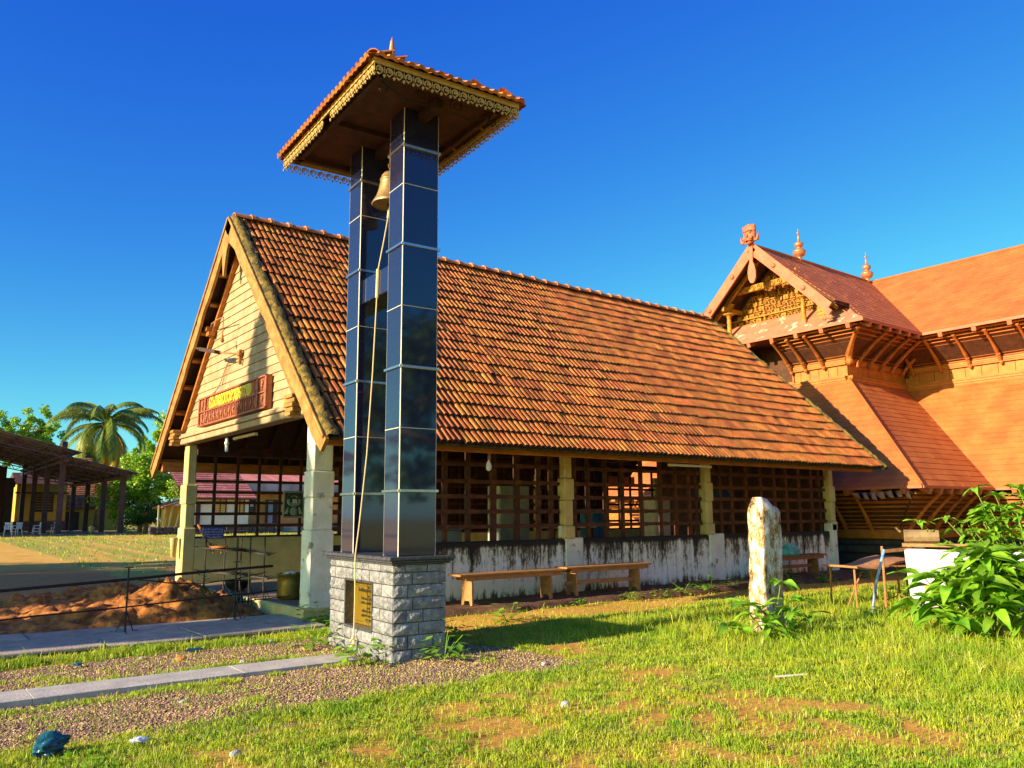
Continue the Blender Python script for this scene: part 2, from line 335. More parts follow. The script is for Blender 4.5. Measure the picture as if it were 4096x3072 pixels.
    def ball(s, c, r, n=8, m=6):
        r = (r, r, r) if not hasattr(r, '__len__') else r
        prof = [(math.sin(math.pi*i/m), -math.cos(math.pi*i/m)) for i in range(m+1)]
        vs = [(c[0]+r[0]*max(a, 1e-3)*math.cos(2*math.pi*j/n), c[1]+r[1]*max(a, 1e-3)*math.sin(2*math.pi*j/n), c[2]+r[2]*z) for a, z in prof for j in range(n)]
        return s.add(vs, [(i*n+j, i*n+(j+1) % n, (i+1)*n+(j+1) % n, (i+1)*n+j) for i in range(m) for j in range(n)])
    def mesh(s, name, mat, org=(0, 0, 0), smooth=False):
        me = bpy.data.meshes.new(name); o = Vector(org)
        me.from_pydata([(v[0]-o[0], v[1]-o[1], v[2]-o[2]) for v in s.v], [], s.f); me.update()
        import bmesh
        bm = bmesh.new(); bm.from_mesh(me); bmesh.ops.recalc_face_normals(bm, faces=bm.faces); bm.to_mesh(me); bm.free()
        if mat: me.materials.append(MATS[mat])
        if smooth: me.polygons.foreach_set('use_smooth', [True]*len(me.polygons))
        return me
    def build(s, name, mat, parent=None, smooth=False):
        org = ORG.get(parent.name, Vector((0, 0, 0))) if parent is not None else Vector((0, 0, 0))
        return link(name, s.mesh(name, mat, org, smooth), parent)
    def alone(s, name, mat, label, cat, loc, smooth=False, group=None):
        """a top-level thing made of one mesh, its origin at loc"""
        o = link(name, s.mesh(name, mat, loc, smooth)); o.location = loc
        return tag(o, label, cat, group)

def npmesh(name, V, F, mat, parent=None, smooth=False, loc=None):
    """numpy arrays to a mesh: F is (n,3) or (n,4)"""
    me = bpy.data.meshes.new(name); V = np.asarray(V, np.float32); F = np.asarray(F, np.int32); k = F.shape[1]
    org = np.array(ORG.get(parent.name, Vector((0, 0, 0))) if parent is not None else (loc if loc is not None else (0, 0, 0)), np.float32)
    me.vertices.add(len(V)); me.vertices.foreach_set('co', (V-org).ravel()); me.loops.add(F.size); me.loops.foreach_set('vertex_index', F.ravel())
    me.polygons.add(len(F)); me.polygons.foreach_set('loop_start', np.arange(0, F.size, k, dtype=np.int32)); me.polygons.foreach_set('loop_total', np.full(len(F), k, np.int32))
    if smooth: me.polygons.foreach_set('use_smooth', np.ones(len(F), bool))
    me.update(calc_edges=True); me.materials.append(MATS[mat])
    o = link(name, me, parent)
    if loc is not None and parent is None: o.location = loc
    return o

def vnoise(x, y, seed=0, scale=1.0):
    """smooth 2-D value noise in 0..1"""
    x = np.asarray(x, float)*scale; y = np.asarray(y, float)*scale; xi, yi = np.floor(x).astype(int), np.floor(y).astype(int); fx, fy = x-xi, y-yi
    fx, fy = fx*fx*(3-2*fx), fy*fy*(3-2*fy)
    def h(a, b):
        n = (a*374761393+b*668265263+seed*1442695041) & 0x7fffffff; n = ((n ^ (n >> 13))*1274126177) & 0x7fffffff; return ((n ^ (n >> 16)) & 0xffff)/65535.
    return (h(xi, yi)*(1-fx)+h(xi+1, yi)*fx)*(1-fy)+(h(xi, yi+1)*(1-fx)+h(xi+1, yi+1)*fx)*fy
def fbm(x, y, seed=0, scale=1.0, oct=4):
    a, t, s = 0., 0., 1.
    for o in range(oct):
        a = a+vnoise(x, y, seed+o*17, scale*2**o)*s; t += s; s *= .5
    return a/t
def sstep(a, b, x):
    t = np.clip((np.asarray(x, float)-a)/(b-a), 0, 1); return t*t*(3-2*t)

def text_mesh(body, size, ext=.004, bold=0.0):
    cu = bpy.data.curves.new('lettering', 'FONT'); cu.body = body; cu.size = size; cu.extrude = ext; cu.offset = bold; cu.resolution_u = 2; cu.align_x = 'CENTER'; cu.align_y = 'CENTER'
    o = bpy.data.objects.new('lettering', cu); COL.objects.link(o); dg = bpy.context.evaluated_depsgraph_get()
    me = bpy.data.meshes.new_from_object(o.evaluated_get(dg)); bpy.data.objects.remove(o); bpy.data.curves.remove(cu)
    return me
# ------------------------------------------------------------------ ground
def ground_z(x, y):
    x = np.asarray(x, float); y = np.asarray(y, float)
    z = .45*sstep(20, 58, y)
    near = 1-sstep(18, 40, np.hypot(x-4, y-4))
    return z+near*((fbm(x, y, 3, .8)-.5)*.07-.012)
def zone(x, y):
    """weights of grass, gravel, sandy soil at a place on the ground"""
    n = fbm(x, y, 5, .9); n2 = fbm(x, y, 9, 2.6)
    gr = ((y > 6.75+(n-.5)*.5) & (x > -4) & (x < 6.3-(y-6.8)*.2+(n-.5)*.6) & (y < 10.35)).astype(float)
    gr = np.where((x < 2.8) & (y > 6.3+(n-.5)*.6) & (y < 10.35), 1, gr)
    n3 = fbm(x, y, 14, 5.5, 3); g = .60+(n-.5)*1.0+(n2-.5)*1.1+(n3-.5)*1.0
    near_bare = np.exp(-(((x-4.6)/2.3)**2+((y-4.5)/1.7)**2)); g = g-near_bare*.38
    lush = sstep(6.3, 9.0, x)*(1-sstep(8.2, 9.8, y)); g = g+lush*.7
    dirt = np.exp(-((y-(10.35+.02*(x-6)+(n-.5)*.5))/.50)**2)*sstep(5.4, 6.6, x)*(1-sstep(16, 20, x)); g = g-dirt*1.5
    g = np.where(gr > .5, np.clip((n2-.52)*3.2, 0, 1)*.55, g)
    edge = np.exp(-((y-10.62)/.24)**2)*(x < 5.4); g = np.maximum(g, edge*1.1)
    edge2 = np.exp(-((y-(6.45+.02*x+(n-.5)*.5))/.32)**2)*(x < 6.2); g = np.maximum(g, edge2*1.05)
    for yy in (8.16, 9.05):
        g = np.maximum(g, np.exp(-((y-yy)/.14)**2)*(x < 4.4)*(n2 > .42)*.95)
    yard = sstep(12.6, 13.6, y)*(x < 5.2)
    band = sstep(29, 33, y)*(1-sstep(58, 64, y))
    g = np.where(yard > .5, np.clip(.18*(n-.3)+band*(n2-.54)*.9, 0, 1), g)
    g = np.where(y > 60, .55+(n-.5), g)
    sand = np.clip(sstep(26, 33, y)*(x < 40)+.05, 0, 1)
    sand = np.where((y < 11.4), .70+dirt*.3, sand)
    return np.clip(g, 0, 1), gr*(y < 11), sand
def make_ground():
    def axis(lo, a, b, hi, st):
        return np.concatenate([-np.geomspace(-lo+a, .6, 22)[:-1]+a if lo < a else [], np.arange(a, b, st), b+np.geomspace(.3, hi-b, 24)])
    xs = axis(-420, -3, 24, 520, .22); ys = axis(-420, 1, 24, 560, .22)
    X, Y = np.meshgrid(xs, ys); Z = ground_z(X, Y); n, mm = X.shape
    V = np.stack([X, Y, Z], -1).reshape(-1, 3); i = np.arange(n*mm).reshape(n, mm)
    F = np.stack([i[:-1, :-1], i[:-1, 1:], i[1:, 1:], i[1:, :-1]], -1).reshape(-1, 4)
    o = npmesh('ground', V, F, 'ground_earth', smooth=True); tag(o, kind='structure')
    g, gr, sa = zone(X.ravel(), Y.ravel()); at = o.data.color_attributes.new('zone', 'FLOAT_COLOR', 'POINT')
    at.data.foreach_set('color', np.stack([g, gr, sa, np.ones_like(g)], -1).astype(np.float32).ravel())
make_ground()

# paving slabs of the path to the hall, each a slab
def slab_piece(x0, x1, y0, y1, z0, z1, b=.012):
    return MB().bevbox(x0, x1, y0, y1, z0, z1, b)
path = slab_piece(-9, 5.2, 10.97, 12.83, -.1, .035, .005).mesh('path', 'dark_mortar'); path = link('path', path); tag(path, kind='structure')
rows = [(10.98, 11.52), (11.53, 12.16), (12.17, 12.82)]
for k, (a, b) in enumerate(rows):
    x = -7.-.5*k
    while x < 5.2:
        w = random.uniform(1.0, 2.1); e = min(x+w, 5.19)
        if e-x > .15:
            slab_piece(x+.010, e-.010, a+.010, b-.010, .0, .062+random.uniform(-.008, .010)).build('paving_stone', 'paving', path)
        x = e if e < 5.19 else 9
cs = MB()
for x in np.arange(-8, 4.2, .92):
    cs.bevbox(x+.001, min(x+.919, 4.32), 8.36, 8.86, -.08, .03+random.uniform(-.002, .002), .004)
st = link('concrete_strip_path', cs.mesh('concrete_strip_path', 'cement_strip')); tag(st, kind='structure')
V, F = [], []
xs = np.arange(5.75, 20.5, .14)
for i, x in enumerate(xs):       # low bank of trodden earth along the foot of the wall
    e = 11.12+.16*math.sin(x*1.3)+.20*(float(vnoise(x, 3, 7, 1.9))-.5)+.05*math.sin(x*5.1); h = .085+.03*(float(vnoise(x, 9, 8, 2.3))-.5)
    for (y, z) in ((e-.10, -.06), (e-.03, .02), (e+.02, h-.02), (e+.10, h), (11.7, h+.012*math.sin(x*3)), (12.25, h+.02)): V.append((x, y+.012*random.uniform(-1, 1), z+.008*random.uniform(-1, 1)))
for i in range(len(xs)-1):
    for j in range(5): F.append((6*i+j, 6*i+6+j, 6*i+7+j, 6*i+1+j))
ld = link('earth_ledge', MB().add(V, F).mesh('earth_ledge', 'ledge_earth', smooth=True)); tag(ld, kind='structure')

# ------------------------------------------------------------------ the open-sided hall
GX0, FX0, FX1 = 5.2, 4.9, 20.18          # gable boards, verge, far end
Y0, Y1, YR = 10.72, 19.88, 15.3          # eaves and ridge
Z0, ZR = 2.70, 7.30
hall = thing('assembly_hall', 'long open-sided hall with a steep orange clay tile roof and cream boarded gable', 'hall', (5.25, 12.05, 0))
def hp(): return hall
mb = MB(); mb.bevbox(5.2, 5.74, 11.98, 18.75, -.1, .19, .02); mb.bevbox(5.73, 20.1, 12.26, 18.74, -.1, .188, .02); mb.build('plinth', 'lime_yellow', hall)
MB().box(5.24, 20.06, 12.30, 18.71, .188, .2).build('floor', 'floor_cement', hall)
MB().bevbox(5.75, 20.05, 12.2, 12.42, .05, 1.11, .03).build('low_wall', 'stained_limewash', hall)
MB().bevbox(5.45, 20.05, 18.3, 18.5, .19, 1.13, .015).build('low_wall', 'lime_yellow', hall)
for a, b in ((10.66, 11.12), (14.98, 15.5)):
    MB().bevbox(a, b, 12.165, 12.25, .05, 1.13, .02).build('pilaster', 'lime_white', hall)
def pillar(x0, x1, y0, y1, ztop, mat, z0=.05):
    """plastered pillar of the stepped outline: plain foot, notched middle blocks, slim head"""
    mb = MB(); cx, cy, hx, hy = (x0+x1)/2, (y0+y1)/2, (x1-x0)/2, (y1-y0)/2
    for a, b, k in ((z0, 1.36, 1.0), (1.36, 1.86, .80 if mat != 'lime_white' else .90), (1.86, 2.28, .96), (2.28, ztop, .72 if mat != 'lime_white' else .84)):
        mb.bevbox(cx-hx*k, cx+hx*k, cy-hy*k, cy+hy*k, a, b, .02)
    return mb.build('pillar', mat, hall)
pillar(5.30, 5.70, 12.02, 12.36, 3.15, 'lime_white', 0)
pillar(5.19, 5.45, 18.30, 18.72, 3.15, 'lime_yellow', .15)
for x in (10.60, 14.86, 19.90):
    pillar(x, x+.27, 12.12, 12.36, 2.75, 'lime_yellow', 1.11)
    pillar(x, x+.27, 18.30, 18.55, 2.75, 'lime_yellow', 1.13)
MB().bevbox(19.88, 20.12, 12.12, 12.36, 0, 1.3, .02).build('pilaster', 'lime_white', hall)
# lattice of round-edged timber bars
vx = [6.05, 6.55, 7.05, 7.5, 7.95, 8.45, 9.02, 9.57, 10.1, 10.42, 11.03, 11.4, 11.89, 12.38, 12.95, 13.55, 14.05, 14.5, 14.74, 15.24, 15.6, 16.02, 16.59, 17.17, 17.73, 18.23, 18.78, 19.34, 19.7]
for x in vx:
    w = .055 if x not in (9.02, 9.57) else .07
    MB().box(x-w, x+w-.012, 12.30, 12.35, 1.1, 2.9).build('lattice_bar', 'lattice_wood', hall)
for a, b in ((5.72, 10.58), (10.89, 14.84), (15.15, 19.88)):
    for z in (1.37, 1.64, 1.91, 2.18, 2.49):
        mb = MB(); mb.box(a, b, 12.245, 12.285, z-.035, z+.035)
        for x in vx:       # the notched laps
            if a < x < b: mb.box(x-.09, x+.075, 12.232, 12.250, z-.042, z+.042)
        mb.build('lattice_bar', 'lattice_wood', hall)
for x in [5.83+.5*i for i in range(29)]:
    MB().box(x-.03, x+.03, 18.36, 18.41, 1.1, 3.0).build('lattice_bar', 'lattice_wood', hall)
for z in (1.14, 1.39, 1.65, 1.89, 2.12, 2.36):
    MB().box(5.40, 19.9, 18.32, 18.355, z-.032, z+.032).build('lattice_bar', 'lattice_wood', hall)
# dark boards that close the middle of the back and the far end
for i in range(37):
    x = 8.9+.24*i
    MB().box(x, x+.232, 18.42, 18.45, 1.1, 3.4).build('partition_board', 'timber_dark', hall)
for i in range(26):
    MB().box(20.02, 20.05, 12.37+.228*i, 12.37+.228*i+.22, .2, 4.2).build('partition_board', 'timber_dark', hall)
MB().box(19.99, 20.03, 12.4, 18.3, 4.15, 4.3).build('end_beam', 'timber_dark', hall)

# beams
mb = MB(); mb.bevbox(4.98, 20.15, 11.05, 11.16, 2.60, 2.83, .012); mb.build('eave_beam', 'timber_orange', hall)
mb = MB(); mb.bevbox(4.98, 20.15, 19.44, 19.55, 2.60, 2.83, .012); mb.build('eave_beam', 'timber_orange', hall)
mb = MB(); mb.bevbox(5.4, 20.1, 12.12, 12.34, 2.92, 3.12, .01); mb.build('wall_plate', 'timber_dark', hall)
mb = MB(); mb.bevbox(5.4, 20.1, 18.3, 18.52, 2.92, 3.12, .01); mb.build('wall_plate', 'timber_dark', hall)
mb = MB(); mb.bevbox(5.10, 5.36, 12.0, 18.75, 3.15, 3.27, .012); mb.bevbox(5.06, 5.36, 12.0, 18.75, 3.273, 3.33, .01); mb.bevbox(5.085, 5.36, 12.0, 18.75, 3.332, 3.37, .008)
mb.build('tie_beam', 'gable_paint', hall)
for y in (12.2, 18.72):       # carved beam ends
    mb = MB(); s = -1 if y < 15 else 1
    for k, (zz, hw) in enumerate(((3.13, .10), (3.20, .14), (3.27, .17), (3.34, .20), (3.41, .16))):
        mb.bevbox(4.93+.02*(k % 2), 5.12, y-hw, y+hw, zz, zz+.062, .008)
    mb.build('beam_bracket', 'barge_wood', hall)
for x in (9.2, 13.4, 17.2):
    MB().bevbox(x-.09, x+.09, 12.1, 18.6, 3.12, 3.32, .01).build('cross_beam', 'timber_dark', hall)

SL = math.hypot(YR-Y0, ZR-Z0); NV = Vector((0, -(ZR-Z0), (YR-Y0))).normalized(); VV = Vector((0, YR-Y0, ZR-Z0)).normalized()
def roofpt(x, s, h=0., back=False):
    p = Vector((x, Y0, Z0))+VV*s+NV*h
    if back: p.y = 2*YR-p.y
    return p
def xend(s): return FX1-.80*s/SL     # the far verge leans back a little towards the ridge
for back in (False, True):
    mb = MB(); e = .03
    pts = [roofpt(FX0+.03, .02, -.07, back), roofpt(FX1-.03, .02, -.07, back), roofpt(xend(SL)-.03, SL, -.07, back), roofpt(FX0+.03, SL, -.07, back)]
    nn = Vector(NV); nn.y *= -1 if back else 1
    mb.prism(pts, -nn*.025); mb.build('roof_deck', 'timber_dark', hall)
    for i in range(25):
        x = 5.55+.6*i
        mb = MB(); mb.bar(roofpt(x, .15, -.15, back), roofpt(min(x, xend(SL)-.1), SL-.06, -.15, back), .07, .10, tuple(nn)); mb.build('rafter', 'timber_dark', hall)
    for i in range(9):      # purlin ends that show under the overhang of the gable
        s = .35+i*.71
        mb = MB(); mb.bar(roofpt(4.95, s, -.16, back), roofpt(5.75, s, -.16, back), .07, .09, tuple(nn)); mb.build('purlin', 'timber_orange', hall)

def tile_mesh(w=.235, l=.405):
    """interlocking clay tile with two raised ribs and a thick lower lip"""
    prof = [(0, .0), (.030, .0), (.040, .042), (.052, .047), (.090, .047), (.099, .004), (.148, .0), (.158, .042), (.170, .047), (.208, .047), (.217, .004), (.236, .004)]
    mb = MB(); n = len(prof); V = []
    for (v, up_) in ((0, .036), (.03, .036), (l, .002)):
        V += [(u*w/.235, v, z+up_) for u, z in prof]
    V += [(u*w/.235, .006, z*.4-.012) for (u, z) in prof]
    F = [(r*n+i, r*n+i+1, (r+1)*n+i+1, (r+1)*n+i) for r in (0, 1) for i in range(n-1)]
    F += [(3*n+i, 3*n+i+1, i+1, i) for i in range(n-1)]
    mb.add(V, F); me = mb.mesh('roof_tile', 'clay_tile'); me.materials.append(MATS['tile_gap_shade'])
    for p in me.polygons:      # shade between the ribs, painted near-black into the pans and lip
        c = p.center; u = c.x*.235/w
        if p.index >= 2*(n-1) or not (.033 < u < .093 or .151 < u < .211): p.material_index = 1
    return me
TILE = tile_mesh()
NROW = 19; PITCH = SL/NROW; TW = .236
spots_ = []
for r in range(NROW):
    off = (r % 2)*TW/2; x = FX0+.22-off
    while x+TW < xend(r*PITCH)-.02:
        spots_.append((x, r*PITCH-.03, r)); x += TW
def tile_matrix(x, s, jit=True, back=False):
    p = roofpt(x, s+(random.gauss(0, .008) if random.random() > .03 else -.035)*jit, -.01+(random.uniform(0, .012) if jit else 0)+.022*math.sin(x*.9+s*.7)*math.sin(s*.5), back)
    if back:
        ux, vv, nn = Vector((-1, 0, 0)), Vector((0, -VV.y, VV.z)), Vector((0, -NV.y, NV.z))
    else:
        ux, vv, nn = Vector((1, 0, 0)), VV, NV
    M4 = Matrix((ux, vv, nn)).transposed().to_4x4(); M4.translation = p
    if jit: M4 = M4 @ Matrix.Rotation(random.gauss(0, .020), 4, 'Z') @ Matrix.Rotation(random.gauss(0, .012), 4, 'X')
    return M4
# the ones that show largest are parts of their own; sorted by the size they have from the yard in front
def shown(q):
    p = roofpt(q[0], q[1]); d = p-Vector((0, 0, 1.55)); behind_tower = 1 if .50 < math.atan2(d.y-0, d.x) < 9 else 1
    a = math.degrees(math.atan2(p.y, p.x)); hid = 56.6 < a < 62.6 and p.z < 6.2
    return (d.normalized().dot(NV)*-1)/d.length_squared*(0.02 if hid else 1)
order = sorted(spots_, key=shown, reverse=True)
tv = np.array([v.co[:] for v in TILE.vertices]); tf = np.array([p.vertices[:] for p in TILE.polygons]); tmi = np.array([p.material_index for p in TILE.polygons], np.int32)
def joined_tiles(name, mats, parent):
    Vs, Fs = [], []
    for k, M4 in enumerate(mats):
        A = np.array(M4); Vs.append(tv@A[:3, :3].T+A[:3, 3]); Fs.append(tf+k*len(tv))
    o = npmesh(name, np.concatenate(Vs), np.concatenate(Fs), 'clay_tile', parent); o['kind'] = 'stuff'
    o.data.materials.append(MATS['tile_gap_shade']); o.data.polygons.foreach_set('material_index', np.tile(tmi, len(mats))); return o
horg = ORG[hall.name]
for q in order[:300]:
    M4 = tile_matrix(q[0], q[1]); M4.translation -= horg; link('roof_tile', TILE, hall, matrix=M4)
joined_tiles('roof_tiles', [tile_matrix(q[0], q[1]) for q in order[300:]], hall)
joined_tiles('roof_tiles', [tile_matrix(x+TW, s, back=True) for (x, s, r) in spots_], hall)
# bedding that shows dark between the courses
mb = MB()
for r in range(NROW):
    s = r*PITCH
    mb.bar(roofpt(FX0+.1, s+.02, -.045), roofpt(xend(s)-.05, s+.02, -.045), .05, .045, tuple(NV))
o = mb.build('tile_bedding', 'dark_mortar', hall)
# ridge tiles
x = FX0+.05
def ridge_mesh():
    mb = MB(); pr = []
    for k in range(7):
        a = math.pi*(k/6)*.86+math.pi*.07; pr.append((math.cos(a)*.135, math.sin(a)*.13))
    for (x0, x1, g) in ((0, .33, 1.0), (.325, .40, 1.22)):
        V = [(xx, y*g*(1-.04*j), z*g-.02) for j, xx in enumerate((x0, x1)) for y, z in pr]+[(xx, y*g*.82, z*g*.8-.02) for xx in (x0, x1) for y, z in pr]
        n = 7; F = [(i, i+1, n+i+1, n+i) for i in range(n-1)]+[(2*n+i+1, 2*n+i, 3*n+i, 3*n+i+1) for i in range(n-1)]
        F += [(i, 2*n+i, 2*n+i+1, i+1) for i in range(n-1)]+[(n+i+1, 3*n+i+1, 3*n+i, n+i) for i in range(n-1)]
        mb.add(V, F)
    return mb.mesh('ridge_tile', 'clay_ridge')
RIDGE = ridge_mesh()
while x < xend(SL)-.3:
    M4 = Matrix.Translation(Vector((x, YR, ZR+.03+random.uniform(-.008, .008)))-horg) @ Matrix.Rotation(random.gauss(0, .015), 4, 'Y')
    link('ridge_tile', RIDGE, hall, matrix=M4); x += .375
mb = MB(); mb.prism([(FX0+.02, YR-.13, ZR-.12), (FX0+.02, YR+.13, ZR-.12), (FX0+.02, YR, ZR+.06)], (xend(SL)-FX0-.08, 0, 0)); mb.build('ridge_bedding', 'dark_mortar', hall)

# gable boards, lapped, with staggered joints
z = 3.36; prev = None
gy0, gy1, gap, gz = 12.33, 18.62, 15.47, 6.72
while z < gz-.1:
    h = .166; ya = gy0+(gap-gy0)*(z-3.36)/(gz-3.36); yb = gy1+(gap-gy1)*(z-3.36)/(gz-3.36)
    ya2 = gy0+(gap-gy0)*(min(z+h, gz)-3.36)/(gz-3.36); yb2 = gy1+(gap-gy1)*(min(z+h, gz)-3.36)/(gz-3.36)
    cuts = [ya]+([random.uniform(ya+.8, yb-.8)] if yb-ya > 2.2 and random.random() < .6 else [])+[yb]
    for i in range(len(cuts)-1):
        a, b = cuts[i]+.002, cuts[i+1]-.002; a2 = ya2 if i == 0 else a; b2 = yb2 if i == len(cuts)-2 else b
        if b2-a2 < .02: continue
        zj = random.uniform(-.004, .004)
        P = [(GX0-.010, a, z+zj), (GX0-.010, b, z+zj), (GX0+.010, b2, z+h-.004), (GX0+.010, a2, z+h-.004)]
        mb = MB(); V = P+[(p[0]+.02, p[1], p[2]) for p in P]
        mb.add(V, [(0, 1, 2, 3), (7, 6, 5, 4), (0, 4, 5, 1), (1, 5, 6, 2), (2, 6, 7, 3), (3, 7, 4, 0)]); mb.build('gable_board', 'gable_paint', hall)
    z += h
mb = MB(); mb.prism([(GX0+.018, gy0, 3.36), (GX0+.018, gy1, 3.36), (GX0+.018, gap, gz)], (.03, 0, 0)); mb.build('board_backing', 'barge_wood', hall)
for sgn in (-1, 1):     # rails along the slanting edges of the boards
    mb = MB(); y0 = gy0-.05 if sgn < 0 else gy1+.05
    mb.bar((GX0-.04, y0, 3.37), (GX0-.04, gap, gz+.02), .07, .10, (1, 0, 0)); mb.build('gable_rail', 'timber_orange', hall)
# barge boards
for back in (False, True):
    nn = Vector(NV); nn.y *= -1 if back else 1
    mb = MB(); a, b = roofpt(FX0, -.10, -.13, back), roofpt(FX0, SL+.02, -.13, back)
    vs = []
    NB = 16
    for i in range(NB+1):
        s = -.12+(SL+.12)*i/NB; wob = .012*math.sin(s*5.3)+.008*math.sin(s*11)
        wdt = .125+wob+(.05*math.exp(-((s-SL+.55)/.25)**2))
        for h in (.035, -wdt*2+.02):
            for x_ in (FX0-.035, FX0+.02): vs.append(roofpt(x_, s, h, back))
    fs = []
    for i in range(NB):
        k = 4*i; fs += [(k, k+4, k+6, k+2), (k+1, k+3, k+7, k+5), (k, k+1, k+5, k+4), (k+2, k+6, k+7, k+3)]
    fs += [(0, 2, 3, 1), (4*NB, 4*NB+1, 4*NB+3, 4*NB+2)]
    mb.add(vs, fs); mb.build('barge_board', 'barge_wood', hall)
    mb = MB(); mb.bar(roofpt(FX0-.05, -.05, .02, back), roofpt(FX0-.05, SL, .02, back), .02, .05, tuple(nn)); mb.build('barge_strip', 'barge_wood', hall)
# mossy verge mortar beside the tiles
def verge(x0, x1, name, back=False, lean=0.):
    n = 70; V = []; F = []
    for i in range(n+1):
        s = -.06+(SL+.05)*i/n
        for j in range(6):
            t = j/5; xx = x0+(x1-x0)*t-(lean*s/SL)
            hh = .045+.05*math.sin(math.pi*t)+.028*random.uniform(-1, 1); hh = hh if 0 < j < 5 else -.03
            V.append(roofpt(xx+random.uniform(-.012, .012), s, hh, back))
    for i in range(n):
        for j in range(5): F.append((6*i+j, 6*i+j+1, 6*i+7+j, 6*i+6+j))
    MB().add(V, F).build(name, 'moss_mortar', hall, smooth=True)
verge(FX0-.045, FX0+.24, 'verge_mortar'); verge(FX0-.03, FX0+.2, 'verge_mortar', back=True)
verge(FX1-.16, FX1+.03, 'verge_mortar', lean=.80)
# pendant carved piece at the peak
mb = MB()
out = [(15.30, 6.98), (15.22, 6.80), (15.33, 6.66), (15.40, 6.40), (15.44, 6.18), (15.49, 6.18), (15.53, 6.40), (15.58, 6.66), (15.68, 6.80), (15.60, 6.98)]
mb.prism([(4.86, y, zz) for y, zz in out], (.05, 0, 0)); mb.build('peak_pendant', 'barge_wood', hall)
# ------------------------------------------------------------------ bell tower of black granite
TRZ = R(-3.7055); TLOC = (4.532, 8.052, 0)
tower = thing('bell_tower', 'tall twin-pillared black granite bell tower on a rough grey stone pedestal', 'bell tower', TLOC, TRZ)
TMAT = Matrix.Translation(TLOC) @ Matrix.Rotation(TRZ, 4, 'Z')
def tw(p): return TMAT @ Vector(p)
PX, PY, PZ = .66, 1.815, 1.03
NY0, NY1, NZ0, NZ1 = .53, 1.32, .27, .81
core = MB(); i_ = .045
core.box(i_, PX-i_, i_, NY0, -.1, PZ); core.box(i_, PX-i_, NY1, PY-i_, -.1, PZ); core.box(i_, PX-i_, NY0, NY1, -.1, NZ0); core.box(i_, PX-i_, NY0, NY1, NZ1, PZ); core.box(.2, PX-i_, NY0, NY1, NZ0, NZ1)
core.build('pedestal_core', 'mortar', tower)
def stone(face, a, b, z0, z1):
    """one rough-hewn block: its outer face bulges unevenly; face is the side of the pedestal it sits in"""
    n, mm = 4, 3; g = .006; V = []; F = []
    for j in range(mm+1):
        for i in range(n+1):
            u = a+g+(b-a-2*g)*i/n; w = z0+g+(z1-z0-2*g)*j/mm; edge = i in (0, n) or j in (0, mm)
            d = .0 if edge else random.uniform(.008, .038)*(1 if face == 'west' else .55)
            if not edge: u += random.uniform(-.012, .012); w += random.uniform(-.008, .008)
            V.append((u, w, d))
    q = (n+1)*(mm+1)
    for j in range(mm):
        for i in range(n):
            k = j*(n+1)+i; F.append((k, k+1, k+n+2, k+n+1))
    per = list(range(n+1))+[(j+1)*(n+1)-1 for j in range(1, mm+1)]+[mm*(n+1)+i for i in range(n-1, -1, -1)]+[j*(n+1) for j in range(mm-1, 0, -1)]
    for i in per: V.append((V[i][0], V[i][1], -.05))
    for t in range(len(per)):
        F.append((per[t], q+t, q+(t+1) % len(per), per[(t+1) % len(per)]))
    if face == 'west': P = [(-d, u, w) for u, w, d in V]
    elif face == 'south': P = [(u, -d, w) for u, w, d in V]
    elif face == 'east': P = [(PX+d, u, w) for u, w, d in V]
    else: P = [(u, PY+d, w) for u, w, d in V]
    MB().add(P, F).build('stone', 'hewn_granite', tower)
courses = [-.03, .12, .27, .405, .54, .675, .81, .945, 1.03]
def runs(face, a, b, z0, z1, k):
    x = a; first = True
    while x < b-.02:
        w = random.uniform(.20, .36) if (k % 2 or not first) else random.uniform(.12, .2)
        e = x+w
        if b-e < .14: e = b
        stone(face, x, min(e, b), z0, z1); x = e; first = False
for k in range(len(courses)-1):
    z0, z1 = courses[k], courses[k+1]
    if NZ0-.01 < z0 < NZ1-.01:
        runs('west', 0, NY0-.01, z0, z1, k); runs('west', NY1+.01, PY, z0, z1, k+1)
    else:
        runs('west', 0, PY, z0, z1, k)
    runs('south', 0.002, PX, z0, z1, k+1); runs('east', 0, PY, z0, z1, k); runs('north', .002, PX, z0, z1, k)
mb = MB()
for (z0, z1, o_) in ((1.030, 1.052, .035), (1.054, 1.078, .055), (1.08, 1.118, .082)):
    mb.bevbox(-o_, PX+o_, -o_, PY+o_, z0, z1, .007)
mb.build('pedestal_cap', 'cap_granite', tower)
# inscribed brass plate in its recess
fr = MB()
for (a, b, c, d) in ((NY0, NY1, NZ0-.022, NZ0+.012), (NY0, NY1, NZ1-.012, NZ1+.015), (NY0-.014, NY0+.010, NZ0, NZ1), (NY1-.010, NY1+.014, NZ0, NZ1)):
    fr.bevbox(-.012, .19, a, b, c, d, .003)
fr.build('niche_frame', 'cap_granite', tower)
plate = MB().bevbox(.118, .15, NY0+.012, NY1-.012, NZ0+.014, NZ1-.014, .004).build('plaque', 'brass_plate', tower)
MB().box(.105, .122, NY0+.03, NY1-.03, NZ1-.045, NZ1-.03).build('plaque_rim', 'brass_plate', plate)
mb = MB(); mb.box(.1140, .1165, .93, .936, NZ0+.02, NZ1-.05); mb.box(.1140, .1165, NY0+.04, NY1-.02, NZ1-.075, NZ1-.072); mb.box(.1140, .1165, NY0+.04, NY1-.02, NZ0+.05, NZ0+.053)
mb.build('engraved_line', 'print_black', plate)
